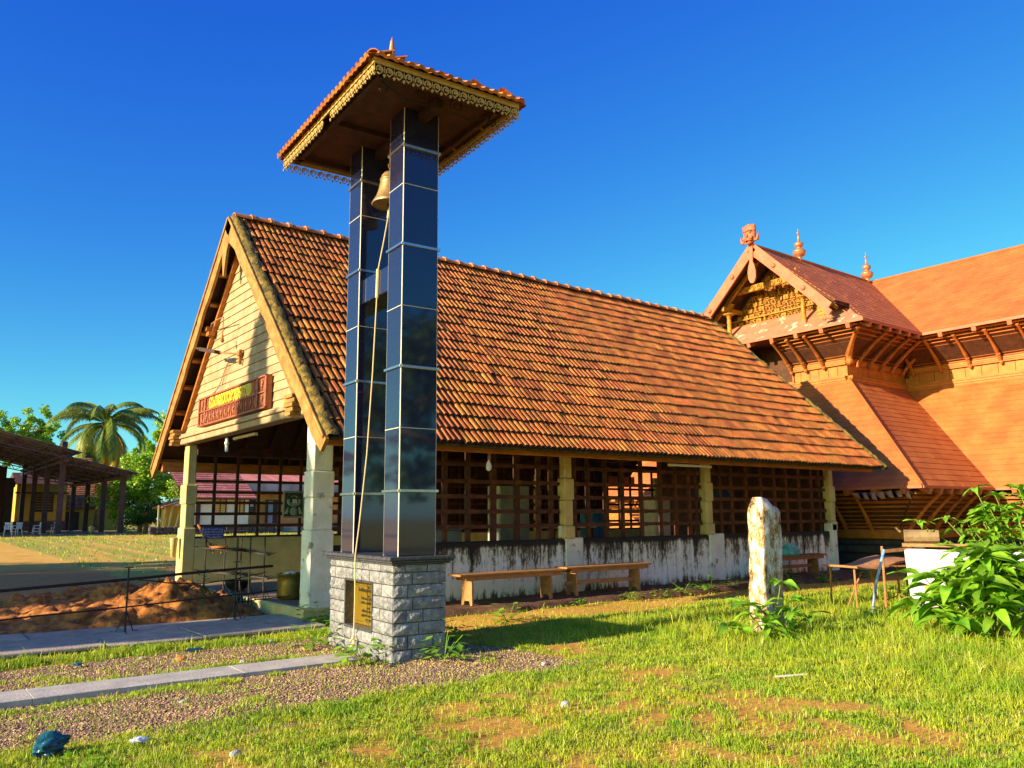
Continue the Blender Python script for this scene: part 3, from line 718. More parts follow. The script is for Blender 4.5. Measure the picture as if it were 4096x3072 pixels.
for txt, zz, s in (('ഓം', .725, .034), ('്രശീആജ്ഞായ നമ:', .685, .050), ('വക', .625, .026), ('്രശീ.െക.പി.സ്മരണ', .590, .036), ('ഭാര്യ പത്മിനി മകൻ', .540, .036), ('മകൾ', .485, .030), ('ശ്രീമതി വിജയമ്മ', .445, .036), ('പള്ളത്ത് കേഷ്രതം', .395, .036), ('17-11-2010', .345, .032)):
    try:
        me = text_mesh(txt, s*1.2, .0008, .0004)
        if me.vertices:
            M4 = Matrix(((0, 0, -1, .1145), (-1, 0, 0, .90), (0, 1, 0, zz), (0, 0, 0, 1))); link('engraved_text', me, plate, 'print_black', M4)
    except Exception:
        pass
# pillars: granite panels between seams, steel bands, light corner strips
ZS = [1.118, 1.846, 2.563, 3.279, 4.004, 4.754, 5.51, 5.993, 6.56]
BANDS = {1.846, 3.279, 4.754, 5.993}
for (ya, yb) in ((.08, .47), (1.345, 1.735)):
    xa, xb = .09, .57
    MB().box(xa+.02, xb-.02, ya+.02, yb-.02, 1.1, 6.56).build('pillar_core', 'print_black', tower)
    for k in range(len(ZS)-1):
        z0, z1 = ZS[k]+.006, ZS[k+1]-.006; t = .022; e = .010
        for (a, b, c, d) in ((xa, xa+t, ya+e, yb-e), (xb-t, xb, ya+e, yb-e), (xa+e, xb-e, ya, ya+t), (xa+e, xb-e, yb-t, yb)):
            MB().bevbox(a, b, c, d, z0, z1, .003).build('granite_panel', 'granite_black', tower)
        if k and ZS[k] not in BANDS:
            mb = MB(); q = .0015
            for (a, b, c, d) in ((xa-q, xa+.01, ya, yb), (xb-.01, xb+q, ya, yb), (xa+.012, xb-.012, ya-q, ya+.01), (xa+.012, xb-.012, yb-.01, yb+q)): mb.box(a, b, c, d, ZS[k]-.0035, ZS[k]+.0035)
            mb.build('seam_strip', 'seam_light', tower)
        if ZS[k] in BANDS:
            q, w = .022, .016
            mb = MB()
            for (a, b, c, d) in ((xa-q, xa+.004, ya-q, yb+q), (xb-.004, xb+q, ya-q, yb+q), (xa+.005, xb-.005, ya-q, ya+.004), (xa+.005, xb-.005, yb-.004, yb+q)): mb.bevbox(a, b, c, d, ZS[k]-w, ZS[k]+w, .003)
            mb.build('steel_band', 'steel', tower)
    for (x, y) in ((xa, ya), (xb, ya), (xa, yb), (xb, yb)):
        sx = 1 if x == xa else -1; sy = 1 if y == ya else -1
        mb = MB(); mb.prism([(x, y+sy*.0075, 1.118), (x+sx*.0075, y, 1.118), (x+sx*.012, y+sy*.012, 1.118)], (0, 0, 5.44)); mb.build('corner_strip', 'seam_light', tower)
mb = MB(); mb.bevbox(.15, .50, .472, 1.343, 4.30, 4.62, .004); mb.build('cross_beam', 'granite_black', tower)
for y in (.87,):
    MB().box(.148, .152, y-.003, y+.003, 4.30, 4.62).build('seam_strip', 'seam_light', tower)
mb = MB(); mb.box(.140, .1495, .476, 1.339, 4.304, 4.616); mb.build('beam_face', 'granite_black', tower)
# earth rod clip on the near pillar
MB().tube([(.30, .478, 1.72), (.30, .485, 1.55), (.30, .50, 1.45), (.30, .53, 1.43), (.30, .58, 1.43)], .006, 5).build('conduit', 'rust_pipe', tower)

# hipped roof
TILE2 = TILE.copy(); TILE2.name = 'roof_tile'; TILE2.polygons.foreach_set('material_index', [0]*len(TILE2.polygons))
TX0, TX1, TY0, TY1, TE = -.72, 1.27, -.78, 2.32, 6.50
CX, CYm = (TX0+TX1)/2, (TY0+TY1)/2; HX = (TX1-TX0)/2; TS = .49; TR = TE+HX*TS; RY0, RY1 = TY0+HX, TY1-HX
def slopes():
    """origin, u, v, normal, length of the eave, run"""
    c = 1/math.sqrt(1+TS*TS)
    yield (Vector((TX0, TY1, TE)), Vector((0, -1, 0)), Vector((c, 0, c*TS)), TY1-TY0)
    yield (Vector((TX0, TY0, TE)), Vector((1, 0, 0)), Vector((0, c, c*TS)), TX1-TX0)
    yield (Vector((TX1, TY0, TE)), Vector((0, 1, 0)), Vector((-c, 0, c*TS)), TY1-TY0)
    yield (Vector((TX1, TY1, TE)), Vector((-1, 0, 0)), Vector((0, -c, c*TS)), TX1-TX0)
run = HX*math.sqrt(1+TS*TS)
mb = MB(); q = .06
A = [(TX0+q, TY0+q), (TX1-q, TY0+q), (TX1-q, TY1-q), (TX0+q, TY1-q)]
V = [(x, y, TE-.02) for x, y in A]+[(CX, RY0, TR-.06), (CX, RY1, TR-.06)]
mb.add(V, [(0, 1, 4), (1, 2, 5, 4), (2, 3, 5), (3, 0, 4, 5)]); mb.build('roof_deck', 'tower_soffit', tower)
for (O, u, v, ln) in slopes():
    nn = u.cross(v); r = 0
    while r*.30 < run-.12:
        s = r*.30-.05; d = s/math.sqrt(1+TS*TS); a0, a1 = max(d, 0)+.02, ln-max(d, 0)-.02
        k = max(int((a1-a0)/.232), 1); wd = (a1-a0)/k
        for i in range(k):
            M4 = Matrix((u*(wd/.235), v*.9, nn*.6)).transposed().to_4x4(); M4.translation = O+u*(a0+i*wd)+v*s+nn*(-.02+random.uniform(0, .006))
            link('roof_tile', TILE2, tower, matrix=M4)
        r += 1
for (cx_, cy_, ry) in ((TX0, TY0, RY0), (TX1, TY0, RY0), (TX0, TY1, RY1), (TX1, TY1, RY1)):
    a, b = Vector((cx_, cy_, TE-.0)), Vector((CX, ry, TR+.02)); d = (b-a); n = int(d.length/.33)
    xd = d.normalized(); yd = Vector((0, 0, 1)).cross(xd).normalized(); zd = xd.cross(yd)
    for i in range(n):
        M4 = Matrix((-xd*.9, -yd*.45, zd*.32)).transposed().to_4x4(); M4.translation = a+d*((i+1)/n); link('ridge_tile', RIDGE, tower, matrix=M4)
for i in range(4):
    M4 = Matrix(((0, -.8, 0, CX), (.9, 0, 0, RY0+(RY1-RY0)*i/4), (0, 0, .8, TR+.03), (0, 0, 0, 1))); link('ridge_tile', RIDGE, tower, matrix=M4)
MB().lathe([(.0, -.2), (.07, -.2), (.06, .05), (.05, .08), (.11, .16), (.13, .25), (.11, .34), (.06, .39), (.05, .43), (.045, .48), (.04, .56), (.028, .63), (.03, .65), (.012, .70), (.0, .74)], (CX, .86, TR+.17), 14).build('finial', 'copper', tower, smooth=True)
# soffit: eave battens, frame, boards
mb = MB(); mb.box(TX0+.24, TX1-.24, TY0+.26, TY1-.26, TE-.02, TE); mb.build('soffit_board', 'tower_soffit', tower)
for (a, b) in (((TX0+.22, TY0+.1), (TX0+.22, TY1-.1)), ((TX1-.22, TY0+.1), (TX1-.22, TY1-.1)), ((TX0+.1, TY0+.24), (TX1-.1, TY0+.24)), ((TX0+.1, TY1-.24), (TX1-.1, TY1-.24)), ((TX0+.25, .86), (TX1-.25, .86))):
    mb = MB(); mb.bar((*a, TE-.05), (*b, TE-.05), .06, .075); mb.build('soffit_beam', 'timber_dark', tower)
for k in range(13):
    y = TY0+.14+k*(TY1-TY0-.28)/12
    for xx in (TX0, TX1):
        s = 1 if xx == TX0 else -1
        MB().bar((xx+s*.03, y, TE-.015), (xx+s*.24, y, TE+.07), .045, .05).build('soffit_batten', 'timber_orange' if k % 3 == 0 else 'timber_dark', tower)
for y in (.30, 1.56):
    pass
MB().bar((.33, TY0+.42, 6.40), (.33, TY1-.4, 6.40), .11, .11).build('bell_beam', 'timber_dark', tower)
def scroll(cx, cz, r, turns, dirn, a0, y):
    pts = []
    for i in range(26):
        t = i/25; a = a0+dirn*t*turns*2*math.pi; rr = r*(1-.78*t); pts.append((cx+rr*math.cos(a), y, cz+rr*math.sin(a)))
    return pts
for s in (-1, 1):      # scrolled iron stays
    y = TY0+.40; x0 = .33+s*.14
    pts = scroll(x0+s*.09, 6.42, .09, 1.4, -s, math.pi if s > 0 else 0, y)
    MB().tube(pts[::-1]+[(x0+s*.02, y, 6.32), (x0+s*.28, y+.02, 6.31), (x0+s*.62, y, 6.44)], .009, 5).build('iron_scroll', 'iron_dark', tower)
    MB().tube(scroll(x0+s*.60, 6.36, .07, 1.3, s, math.pi/2, y), .008, 5).build('iron_scroll', 'iron_dark', tower)
# fascia boards with scrolled lace below
def lace_mesh():
    mb = MB(); n = 12
    def ring(cx, cz, r0, r1, a0=0, a1=2*math.pi, m=12):
        V = []; closed = abs(a1-a0-2*math.pi) < 1e-6; c = m if closed else m+1
        for i in range(c):
            a = a0+(a1-a0)*i/m
            for rr in (r0, r1):
                for y in (-.006, .006): V.append((cx+rr*math.cos(a), y, cz+rr*math.sin(a)))
        F = []
        for i in range(m):
            k, l = 4*i, 4*((i+1) % c); F += [(k, l, l+2, k+2), (k+1, k+3, l+3, l+1), (k, k+1, l+1, l), (k+2, l+2, l+3, k+3)]
        mb.add(V, F)
    ring(0, -.052, .030, .046, R(-60), R(215), 9); ring(.008, -.046, .008, .020)
    mb.prism([(-.058, -.006, -.09), (-.040, -.006, -.105), (-.058, -.006, -.135), (-.076, -.006, -.105)], (0, .012, 0))
    mb.prism([(-.058, -.006, 0), (-.052, -.006, -.03), (-.058, -.006, -.08), (-.064, -.006, -.03)], (0, .012, 0))
    mb.prism([(-.03, -.006, -.085), (0, -.006, -.115), (.03, -.006, -.085), (0, -.006, -.095)], (0, .012, 0))
    return mb.mesh('lace_scroll', 'lace_cream')
LACE = lace_mesh()
fz = TE-.035; fi = .05
for (a, b) in (((TX0+fi, TY1-fi), (TX0+fi, TY0+fi)), ((TX0+fi, TY0+fi), (TX1-fi, TY0+fi)), ((TX1-fi, TY0+fi), (TX1-fi, TY1-fi)), ((TX1-fi, TY1-fi), (TX0+fi, TY1-fi))):
    a, b = Vector((*a, fz)), Vector((*b, fz)); d = (b-a).normalized(); ln = (b-a).length; k = round(ln/.116); st_ = ln/k; nrm = Vector((0, 0, 1)).cross(d)
    MB().bar(a+Vector((0, 0, -.01)), b+Vector((0, 0, -.01)), .018, .062).build('fascia', 'lace_cream', tower)
    for i in range(k):
        if a.x == b.x and a.x < 0 and abs(i-13.5) < .8: continue      # a length of the trim has broken off
        M4 = Matrix((d, nrm, Vector((0, 0, 1)))).transposed().to_4x4(); M4.translation = a+d*st_*(i+.5)+Vector((0, 0, -.052)); link('lace_scroll', LACE, tower, matrix=M4)

# bell, chain, rope
bell = thing('bell', 'bronze bell hanging on a chain between the two granite pillars', 'bell', tuple(tw((.30, .9, 5.54))))
bc = ORG[bell.name]
mb = MB(); mb.lathe([(.19, .015), (.225, 0), (.235, .012), (.215, .05), (.175, .12), (.150, .20), (.135, .28), (.125, .33), (.132, .335), (.132, .35), (.118, .355), (.112, .40), (.08, .44), (.03, .455), (.0, .455)], bc, 24)
mb.build('bell_body', 'bell_bronze', bell, smooth=True)
mb = MB(); mb.tube([bc+Vector((0, 0, .3)), bc+Vector((0, 0, .02))], .012, 6); mb.ball(bc+Vector((0, 0, .0)), .04); mb.build('clapper', 'iron_dark', bell, smooth=True)
for i in range(5):
    c = bc+Vector((0, 0, .475+i*.068)); ax = (1, 0) if i % 2 else (0, 1)
    pts = [c+Vector((ax[0]*.026*math.cos(t), ax[1]*.026*math.cos(t), .046*math.sin(t))) for t in np.linspace(0, 2*math.pi, 11)]
    MB().tube(pts, .009, 5, cap=False).build('chain_link', 'rust_chain', bell)
rp_ = [tw(p) for p in ((.30, .9, 5.50), (.215, .875, 5.04), (.132, .85, 4.63), (.128, .862, 4.28), (.09, .86, 3.3), (.03, .845, 2.3), (-.05, .83, 1.5), (-.095, .825, 1.13), (-.098, .826, 1.05), (-.075, .86, .60), (-.06, .905, .20))]
mb = MB(); mb.tube(rp_, .008, 6); e = rp_[-1]
mb.tube([tw(p) for p in ((.30, .9, 5.52), (.28, .895, 5.36))], .02, 6); mb.tube([tw(p) for p in ((.13, .85, 4.64), (.128, .862, 4.27))], .022, 7)
for i in range(5): mb.tube([e+Vector((0, 0, -.03*i)), e+Vector((-.03*(i % 2), .03*math.sin(i*2), -.03*i-.05))], .016, 5)
mb.alone('bell_rope', 'rope', 'pale rope running down from the bell past the brass plaque', 'rope', tuple(e))
# ------------------------------------------------------------------ things on and in the hall
sign = thing('carved_sign', 'carved red-brown name board with yellow Malayalam lettering, fixed to the gable', 'sign', (5.10, 15.38, 3.40))
sy0, sy1, sz0, sz1, sx = 13.50, 17.26, 3.41, 4.00, 5.10
MB().bevbox(sx-.01, sx+.075, sy0, sy1, sz0, sz1, .006).build('panel', 'sign_wood', sign)
fr = MB()
for (a, b, c, d) in ((sy0, sy1, sz0, sz0+.035), (sy0, sy1, sz1-.035, sz1), (sy0, sy0+.05, sz0, sz1), (sy1-.05, sy1, sz0, sz1), (sy0+.40, sy0+.45, sz0, sz1), (sy1-.45, sy1-.40, sz0, sz1), (sy0+.40, sy1-.40, 3.685, 3.715), (sy0, sy0+.42, 3.69, 3.715), (sy1-.42, sy1, 3.69, 3.715)):
    fr.bevbox(sx-.045, sx-.012+random.uniform(0, .001), a, b, c, d, .006)
fr.build('frame', 'sign_wood', sign)
me = text_mesh('ഓംനേമാനാരായണായ', .30, .010, .001)
xs_ = [v.co.x for v in me.vertices]; ys_ = [v.co.y for v in me.vertices]
wx, wy = max(xs_)-min(xs_), max(ys_)-min(ys_); kx, ky = 2.35/wx, .225/wy; mx_, my_ = (max(xs_)+min(xs_))/2, (max(ys_)+min(ys_))/2
for v in me.vertices: v.co.x = (v.co.x-mx_)*kx; v.co.y = (v.co.y-my_)*ky
M4 = Matrix(((0, 0, -1, sx-.022), (-1, 0, 0, 15.42), (0, 1, 0, 3.838), (0, 0, 0, 1))); M4.translation -= ORG[sign.name]
link('lettering', me, sign, 'sign_letter', M4)
def figure(y, z0, h, parent, staff=True):
    """a small standing figure carved in relief"""
    mb = MB(); X = sx-.02
    mb.ball((X, y, z0+h*.86), (.022, .022, .026), 7, 5); mb.ball((X, y, z0+h*.62), (.026, .034, .05), 7, 5); mb.ball((X, y+.004, z0+h*.42), (.026, .030, .04), 7, 5)
    s = random.choice((-1, 1))
    mb.tube([(X, y-.014, z0+h*.4), (X, y-.03*s, z0+h*.2), (X, y-.02, z0+.004)], [.016, .013, .010], 5); mb.tube([(X, y+.014, z0+h*.4), (X, y+.028, z0+h*.2), (X, y+.018*s, z0+.004)], [.016, .013, .010], 5)
    mb.tube([(X, y-.03, z0+h*.68), (X-.01, y-.06, z0+h*(.55+.2*random.random())), (X-.012, y-.04, z0+h*.8)], .010, 5); mb.tube([(X, y+.03, z0+h*.68), (X-.01, y+.055, z0+h*.5)], .010, 5)
    mb.ball((X, y, z0+h*.96), (.02, .03, .018), 6, 4)
    mb.build('carved_figure', 'sign_wood', parent, smooth=True)
for i in range(13):
    y = sy1-.52-i*(sy1-sy0-1.04)/12; figure(y, 3.45, .22, sign)
    if i < 12:
        yy = y-(sy1-sy0-1.04)/24; mb = MB(); mb.tube([(sx-.02, yy, 3.445), (sx-.02, yy, 3.68)], .014, 6); mb.ball((sx-.02, yy, 3.67), .022, 6, 4); mb.build('carved_staff', 'sign_wood', sign)
for y in (sy0+.22, sy1-.22):
    for zc in (3.57, 3.845):
        figure(y, zc-.115, .21, sign)
        mb = MB()
        for k in range(6):
            a = k*math.pi/3; mb.ball((sx-.014, y+.10*math.cos(a), zc+.09*math.sin(a)), (.012, .03, .022), 6, 4)
        mb.build('carved_leaf', 'sign_wood', sign, smooth=True)
for y in (sy0+.58, sy1-.58):
    mb = MB()
    mb.tube([(sx-.015, y+.065*math.cos(t), 3.84+.10*math.sin(t)) for t in np.linspace(0, 2*math.pi, 15)], .011, 5, cap=False)
    mb.tube([(sx-.015, y+.03*math.cos(t)*(1+.2*t), 3.83+.03*math.sin(t)*(1+.2*t)) for t in np.linspace(0, 5, 12)], .010, 5)
    mb.build('carved_emblem', 'sign_wood', sign)

# lamp on a bracket, floodlight, bulbs and tubes
lamp = thing('bracket_lamp', 'bulb on a bent rusty bracket arm high on the left of the gable boards', 'lamp', (5.15, 16.86, 5.4)); o_ = ORG[lamp.name]
mb = MB(); mb.bevbox(4.99, 5.16, 16.78, 16.98, 5.36, 5.46, .01); mb.bevbox(5.02, 5.16, 16.74, 16.90, 5.26, 5.35, .01); mb.build('mount', 'timber_orange', lamp)
mb = MB(); mb.tube([(5.10, 16.85, 5.44), (4.98, 16.4, 5.43), (4.92, 15.9, 5.40), (4.90, 15.42, 5.36)], .012, 5); mb.tube([(5.12, 16.8, 5.28), (4.96, 16.2, 5.42)], .009, 5); mb.tube([(4.90, 15.42, 5.36), (4.92, 15.50, 5.16), (4.93, 15.53, 5.0)], .008, 5); mb.build('arm', 'rust_pipe', lamp)
mb = MB(); mb.lathe([(.0, -.10), (.03, -.09), (.04, -.05), (.02, .0), (.018, .05), (0, .06)], (4.93, 15.53, 4.98), 10); mb.build('bulb', 'rust_chain', lamp, smooth=True)
fl = thing('flood_lamp', 'dark rusty floodlight on a short arm in the middle of the gable boards', 'floodlight', (5.16, 15.12, 4.5))
mb = MB(); mb.bar((5.15, 15.12, 4.42), (5.15, 15.12, 4.70), .05, .05, (1, 0, 0)); mb.bevbox(5.10, 5.17, 15.06, 15.18, 4.58, 4.68, .008); mb.build('mount', 'timber_orange', fl)
mb = MB(); mb.tube([(5.12, 15.12, 4.62), (4.95, 15.4, 4.66), (4.80, 15.62, 4.72)], .016, 6); mb.build('arm', 'rust_pipe', fl)
mb = MB(); mb.bar((4.84, 15.50, 4.68), (4.70, 16.0, 4.80), .13, .07); mb.bar((4.70, 16.0, 4.80), (4.67, 16.22, 4.86), .07, .04); mb.build('lamp_head', 'timber_dark', fl)
mb = MB(); mb.tube([(5.15, 15.85, 4.55), (5.145, 16.2, 4.2), (5.14, 16.8, 3.9), (5.14, 17.5, 3.62)], .010, 5); mb.tube([(5.15, 15.8, 4.55), (5.145, 16.1, 4.15), (5.1, 16.5, 4.02)], .008, 5)
mb.alone('loose_cable', 'rust_pipe', 'thin loose cable hanging down the gable boards to the name board', 'cable', (5.15, 15.85, 4.55))
cf = thing('hanging_bulb', 'white energy-saving bulb hanging under the gable beam', 'light bulb', (5.3, 16.1, 3.12)); c = ORG[cf.name]
mb = MB(); mb.lathe([(0, 0), (.028, -.005), (.030, -.07), (.045, -.09), (.045, -.14), (0, -.145)], c, 12); mb.build('holder', 'white_plastic', cf, smooth=True)
mb = MB()
for k in range(3):
    a = k*2.1; mb.tube([c+Vector((.022*math.cos(a), .022*math.sin(a), -.14)), c+Vector((.022*math.cos(a), .022*math.sin(a), -.27)), c+Vector((.018*math.cos(a+1), .018*math.sin(a+1), -.28)), c+Vector((.022*math.cos(a+1), .022*math.sin(a+1), -.15))], .011, 6)
mb.build('tube', 'bulb_glass', cf); MB().tube([c+Vector((0, 0, .06)), c], .006, 5).build('flex', 'iron_dark', cf)
def tube_light(name, p, q, label):
    t = thing('tube_light', label, 'tube light', tuple((Vector(p)+Vector(q))/2)); p, q = Vector(p), Vector(q); d = (q-p).normalized()
    MB().bar(p, q, .05, .045).build('batten', 'tube_cream', t)
    MB().tube([p+d*.05+Vector((0, -.045, -.012)), q-d*.05+Vector((0, -.045, -.012))], .014, 8).build('tube', 'white_plastic', t)
    mb = MB(); mb.bar(p+d*.02+Vector((0, -.03, -.01)), p+d*.05+Vector((0, -.03, -.01)), .06, .05); mb.bar(q-d*.05+Vector((0, -.03, -.01)), q-d*.02+Vector((0, -.03, -.01)), .06, .05); mb.build('end_cap', 'tube_cream', t)
tube_light('tube_light', (5.42, 16.05, 3.10), (5.42, 14.85, 3.10), 'tube light fixed under the gable beam beside the hanging bulb')
tube_light('tube_light', (12.62, 11.22, 2.56), (13.92, 11.22, 2.56), 'cream tube light fixed under the long front eave beam')
eb = thing('eave_bulb', 'round white bulb hanging from the front eave above the first lattice bay', 'light bulb', (8.14, 11.25, 2.56)); c = ORG[eb.name]
MB().lathe([(0, .06), (.016, .055), (.018, -.03), (.013, -.06), (0, -.062)], c, 10).build('holder', 'rust_chain', eb, smooth=True)
MB().lathe([(.012, -.055), (.020, -.08), (.045, -.14), (.05, -.185), (.04, -.225), (.02, -.245), (0, -.25)], c, 14).build('globe', 'bulb_glass', eb, smooth=True)

# framed picture and blue notice on the far lattice
pic = thing('framed_picture', 'grey framed picture of a draped garland hanging on the far lattice', 'picture', (7.63, 18.26, 1.56))
MB().box(7.40, 7.86, 18.275, 18.295, 1.57, 2.16).build('print', 'picture_dark', pic)
fr = MB()
for (a, b, c, d) in ((7.37, 7.89, 1.55, 1.59), (7.37, 7.89, 2.13, 2.17), (7.37, 7.41, 1.59, 2.13), (7.85, 7.89, 1.59, 2.13)): fr.bevbox(a, b, 18.25, 18.30, c, d, .006)
fr.build('frame', 'frame_grey', pic)
mb = MB()
for rr, zz in ((.15, 1.93), (.12, 1.94)): mb.tube([(7.63+rr*math.cos(t), 18.265, zz+rr*.62*math.sin(t)) for t in np.linspace(R(150), R(390), 16)], .024, 6)
mb.tube([(7.50, 18.266, 1.80), (7.45, 18.266, 1.64)], [.02, .045], 6); mb.tube([(7.76, 18.266, 1.80), (7.81, 18.266, 1.64)], [.02, .045], 6); mb.ball((7.63, 18.27, 1.70), (.10, .012, .10)); mb.tube([(7.56+.07*math.cos(t)+.07, 18.266, 2.01+.05*math.sin(t)) for t in np.linspace(0, math.pi, 9)], .014, 6)
mb.build('garland', 'picture_cloth', pic, smooth=True)
MB().box(7.575, 7.69, 18.235, 18.238, 1.89, 1.98).build('caption_card', 'paper', pic)
bs = thing('notice_board', 'small blue notice board with four lines of white writing, standing on the far low wall', 'notice', (5.79, 18.2, 1.13))
MB().bevbox(5.57, 6.02, 18.19, 18.205, 1.12, 1.36, .004).build('board', 'blue_sign', bs)
for k, t_ in enumerate(('കോവിൽ തുറക്കുന്ന സമയം', 'രാവിലെ വിശ്വാസികൾ', 'ദർശനം നടത്തുവാൻ', 'ഇവിടെ പാദുകങ്ങൾ')):
    t_ = t_.replace('കോ', 'േകാ')
    me = text_mesh(t_, .052, .0006, .0008)
    if me.vertices:
        w = max(v.co.x for v in me.vertices)-min(v.co.x for v in me.vertices); s = min(1, .40/w)
        for v in me.vertices: v.co.x *= s
        M4 = Matrix(((1, 0, 0, 5.80), (0, 0, -1, 18.187), (0, 1, 0, 1.318-.055*k), (0, 0, 0, 1))); M4.translation -= ORG[bs.name]; link('writing', me, bs, 'white_paint', M4)

# on the floor of the open gable end
pot = thing('brass_cauldron', 'big dull brass cauldron heaped with white ash on the hall floor', 'cauldron', (5.62, 13.48, .2)); c = ORG[pot.name]
MB().lathe([(0, 0), (.17, 0), (.215, .03), (.225, .10), (.218, .30), (.215, .40), (.235, .415), (.235, .43), (.205, .43), (.20, .38), (0, .36)], c, 24).build('pot', 'brass_pot', pot, smooth=True)
mb = MB()
for k in range(14): a = random.uniform(0, 6.28); r = random.uniform(0, .15); mb.ball(c+Vector((r*math.cos(a), r*math.sin(a), .40+.04*(1-r/.15))), (.05, .045, .03), 6, 4)
mb.build('ash', 'ash', pot)
bl = thing('iron_bowl', 'dark rounded iron bowl on the hall floor behind the lamp stands', 'bowl', (5.45, 15.55, .2)); c = ORG[bl.name]
MB().lathe([(0, 0), (.09, .01), (.18, .07), (.23, .17), (.24, .20), (.22, .20), (.17, .09), (0, .03)], c, 18).build('bowl_body', 'timber_dark', bl, smooth=True)
mb = MB(); mb.lathe([(0, -.22), (.05, -.2), (.085, .18), (.09, .2), (.075, .2), (0, -.15)], (5.06, 18.48, .95), 14)
mb.alone('wall_funnel', 'lime_yellow', 'cream plastic cone holder fixed to the lit left gable pillar', 'holder', (5.06, 18.48, .73), smooth=True)

# black iron lamp stand with stepped lamp arms
def lamp_stand(x, y, label, h=1.22):
    t = thing('iron_lamp_rack', label, 'lamp rack', (x, y, .03)); o = ORG[t.name]
    g = MB()
    posts = [(-.35, .62), (-.12, .30), (.0, .02), (.20, .40), (.20, -.05), (.36, -.30)]
    for (a, b) in posts:
        p = MB(); p.tube([o+Vector((a, b, 0)), o+Vector((a, b, h-.05*abs(b)))], .014, 5); q = o+Vector((a, b, h-.05*abs(b))); p.bar(q+Vector((-.04, 0, 0)), q+Vector((.04, 0, 0)), .012, .012)
        for dx, dy in ((.22, .05), (-.22, .05), (0, -.24)): p.tube([o+Vector((a, b, .40)), o+Vector((a+dx, b+dy, .0))], .007, 4)
        p.build('post', 'iron_dark', t)
    for (z, s) in ((1.02, 0), (.62, .04)):
        for (p, q) in ((Vector((-.42, .75, z)), Vector((.02, .04, z-.05))), (Vector((-.02, .38, z-.02)), Vector((.42, -.36, z-.12)))):
            mb = MB(); mb.bar(o+p, o+q, .05, .028)
            n = 9
            for i in range(n):
                c = o+p+(q-p)*((i+.4)/n); d = (q-p).normalized(); sd = Vector((-.55, -.8, 0))
                mb.add([c+Vector((0, 0, .012)), c+d*.05+Vector((0, 0, .012)), c+Vector((.15, -.15, .035)), c+d*.02+Vector((0, 0, -.022))], [(0, 1, 2), (0, 2, 3), (1, 3, 2), (0, 3, 1)])
                mb.add([c+Vector((0, 0, .012)), c+d*.05+Vector((0, 0, .012)), c+Vector((-.12, .12, .035)), c+d*.02+Vector((0, 0, -.022))], [(0, 1, 2), (0, 2, 3), (1, 3, 2), (0, 3, 1)])
            mb.build('lamp_arm', 'iron_dark', t)
    return t
lamp_stand(4.95, 14.2, 'black iron lamp rack of thin posts with two tiers of spiked arms')
mb = MB(); mb.bar((5.43, 18.1, 1.42), (4.70, 15.0, 1.10), .03, .03); mb.tube([(4.70, 15.0, 1.12), (4.66, 14.75, 1.05), (4.72, 14.5, 1.06), (4.80, 14.3, 1.08)], .022, 6)
for k in range(8): mb.tube([(4.72+.02*k, 15.05-.08*k, 1.13-.012*k), (4.70+.02*k, 15.0-.08*k, 1.0-.03*(k % 3))], .012, 5)
mb.alone('garland_stick', 'rust_chain', 'orange stick with a dried garland lying across the iron lamp rack', 'garland', (4.7, 15.0, 1.1))
# barrier of poles on thin iron stands along the path
def barrier_stand(x, y, label, h=.90):
    t = thing('barrier_stand', label, 'stand', (x, y, .06), 0, 'iron stands of the pole barrier'); o = ORG[t.name]
    MB().tube([o, o+Vector((0, 0, h-.06))], .012, 6).build('post', 'iron_dark', t)
    MB().bar(o+Vector((-.055, 0, h-.06)), o+Vector((.055, 0, h-.06)), .016, .014).build('cross_bar', 'iron_dark', t)
    for a in (0, 2.1, 4.2): MB().tube([o+Vector((0, 0, .28)), o+Vector((.12*math.cos(a+.4), .12*math.sin(a+.4), 0)), o+Vector((.20*math.cos(a+.4), .20*math.sin(a+.4), 0))], .007, 5).build('leg', 'iron_dark', t)
barrier_stand(2.76, 12.14, 'thin iron barrier stand on the paved path in front of the orange soil heap')
barrier_stand(4.37, 12.55, 'thin iron barrier stand on the paved path in front of the iron lamp rack', .90)
def pole(p, q, r, label, bend=0.):
    p, q = Vector(p), Vector(q); pts = [p+(q-p)*t+Vector((0, 0, -bend*math.sin(math.pi*t)+random.uniform(-.006, .006))) for t in np.linspace(0, 1, 14)]
    mb = MB(); mb.tube(pts, r, 6)
    for k in (2, 5, 8, 11): mb.ball(pts[k], r*1.35, 6, 4)
    mb.alone('barrier_pole', 'iron_dark', label, 'pole', tuple(p))
pole((-1.2, 11.45, .62), (5.05, 12.85, .80), .021, 'thick upper dark pole of the barrier tied across both iron stands')
pole((-1.2, 11.40, .30), (5.10, 12.75, .42), .011, 'thin lower dark pole of the barrier tied near the knees of the stands')
pole((2.76, 12.12, .76), (5.0, 13.0, .70), .008, 'thin slack cord pole running from the left stand top to the lamp rack', .12)
pole((4.4, 12.75, .28), (5.45, 13.1, .29), .009, 'short thin iron rod resting low beside the plinth edge')
mb = MB()
for k in range(46):
    t = k/46; c = Vector((3.95+random.gauss(0, .035), 12.72+random.gauss(0, .03), .74-.5*t)); a = random.uniform(0, 6.28); d = Vector((math.cos(a), math.sin(a), -.4))*.055; s = d.cross(Vector((0, 0, 1))).normalized()*.022
    mb.add([c, c+d*.5+s, c+d, c+d*.5-s], [(0, 1, 2, 3)])
mb.tube([(3.95, 12.72, .74), (3.96, 12.72, .45), (3.94, 12.73, .2)], .006, 4)
mb.alone('hanging_creeper', 'leaf_dark', 'short green creeper hanging from the upper barrier pole', 'creeper', (3.95, 12.72, .2))

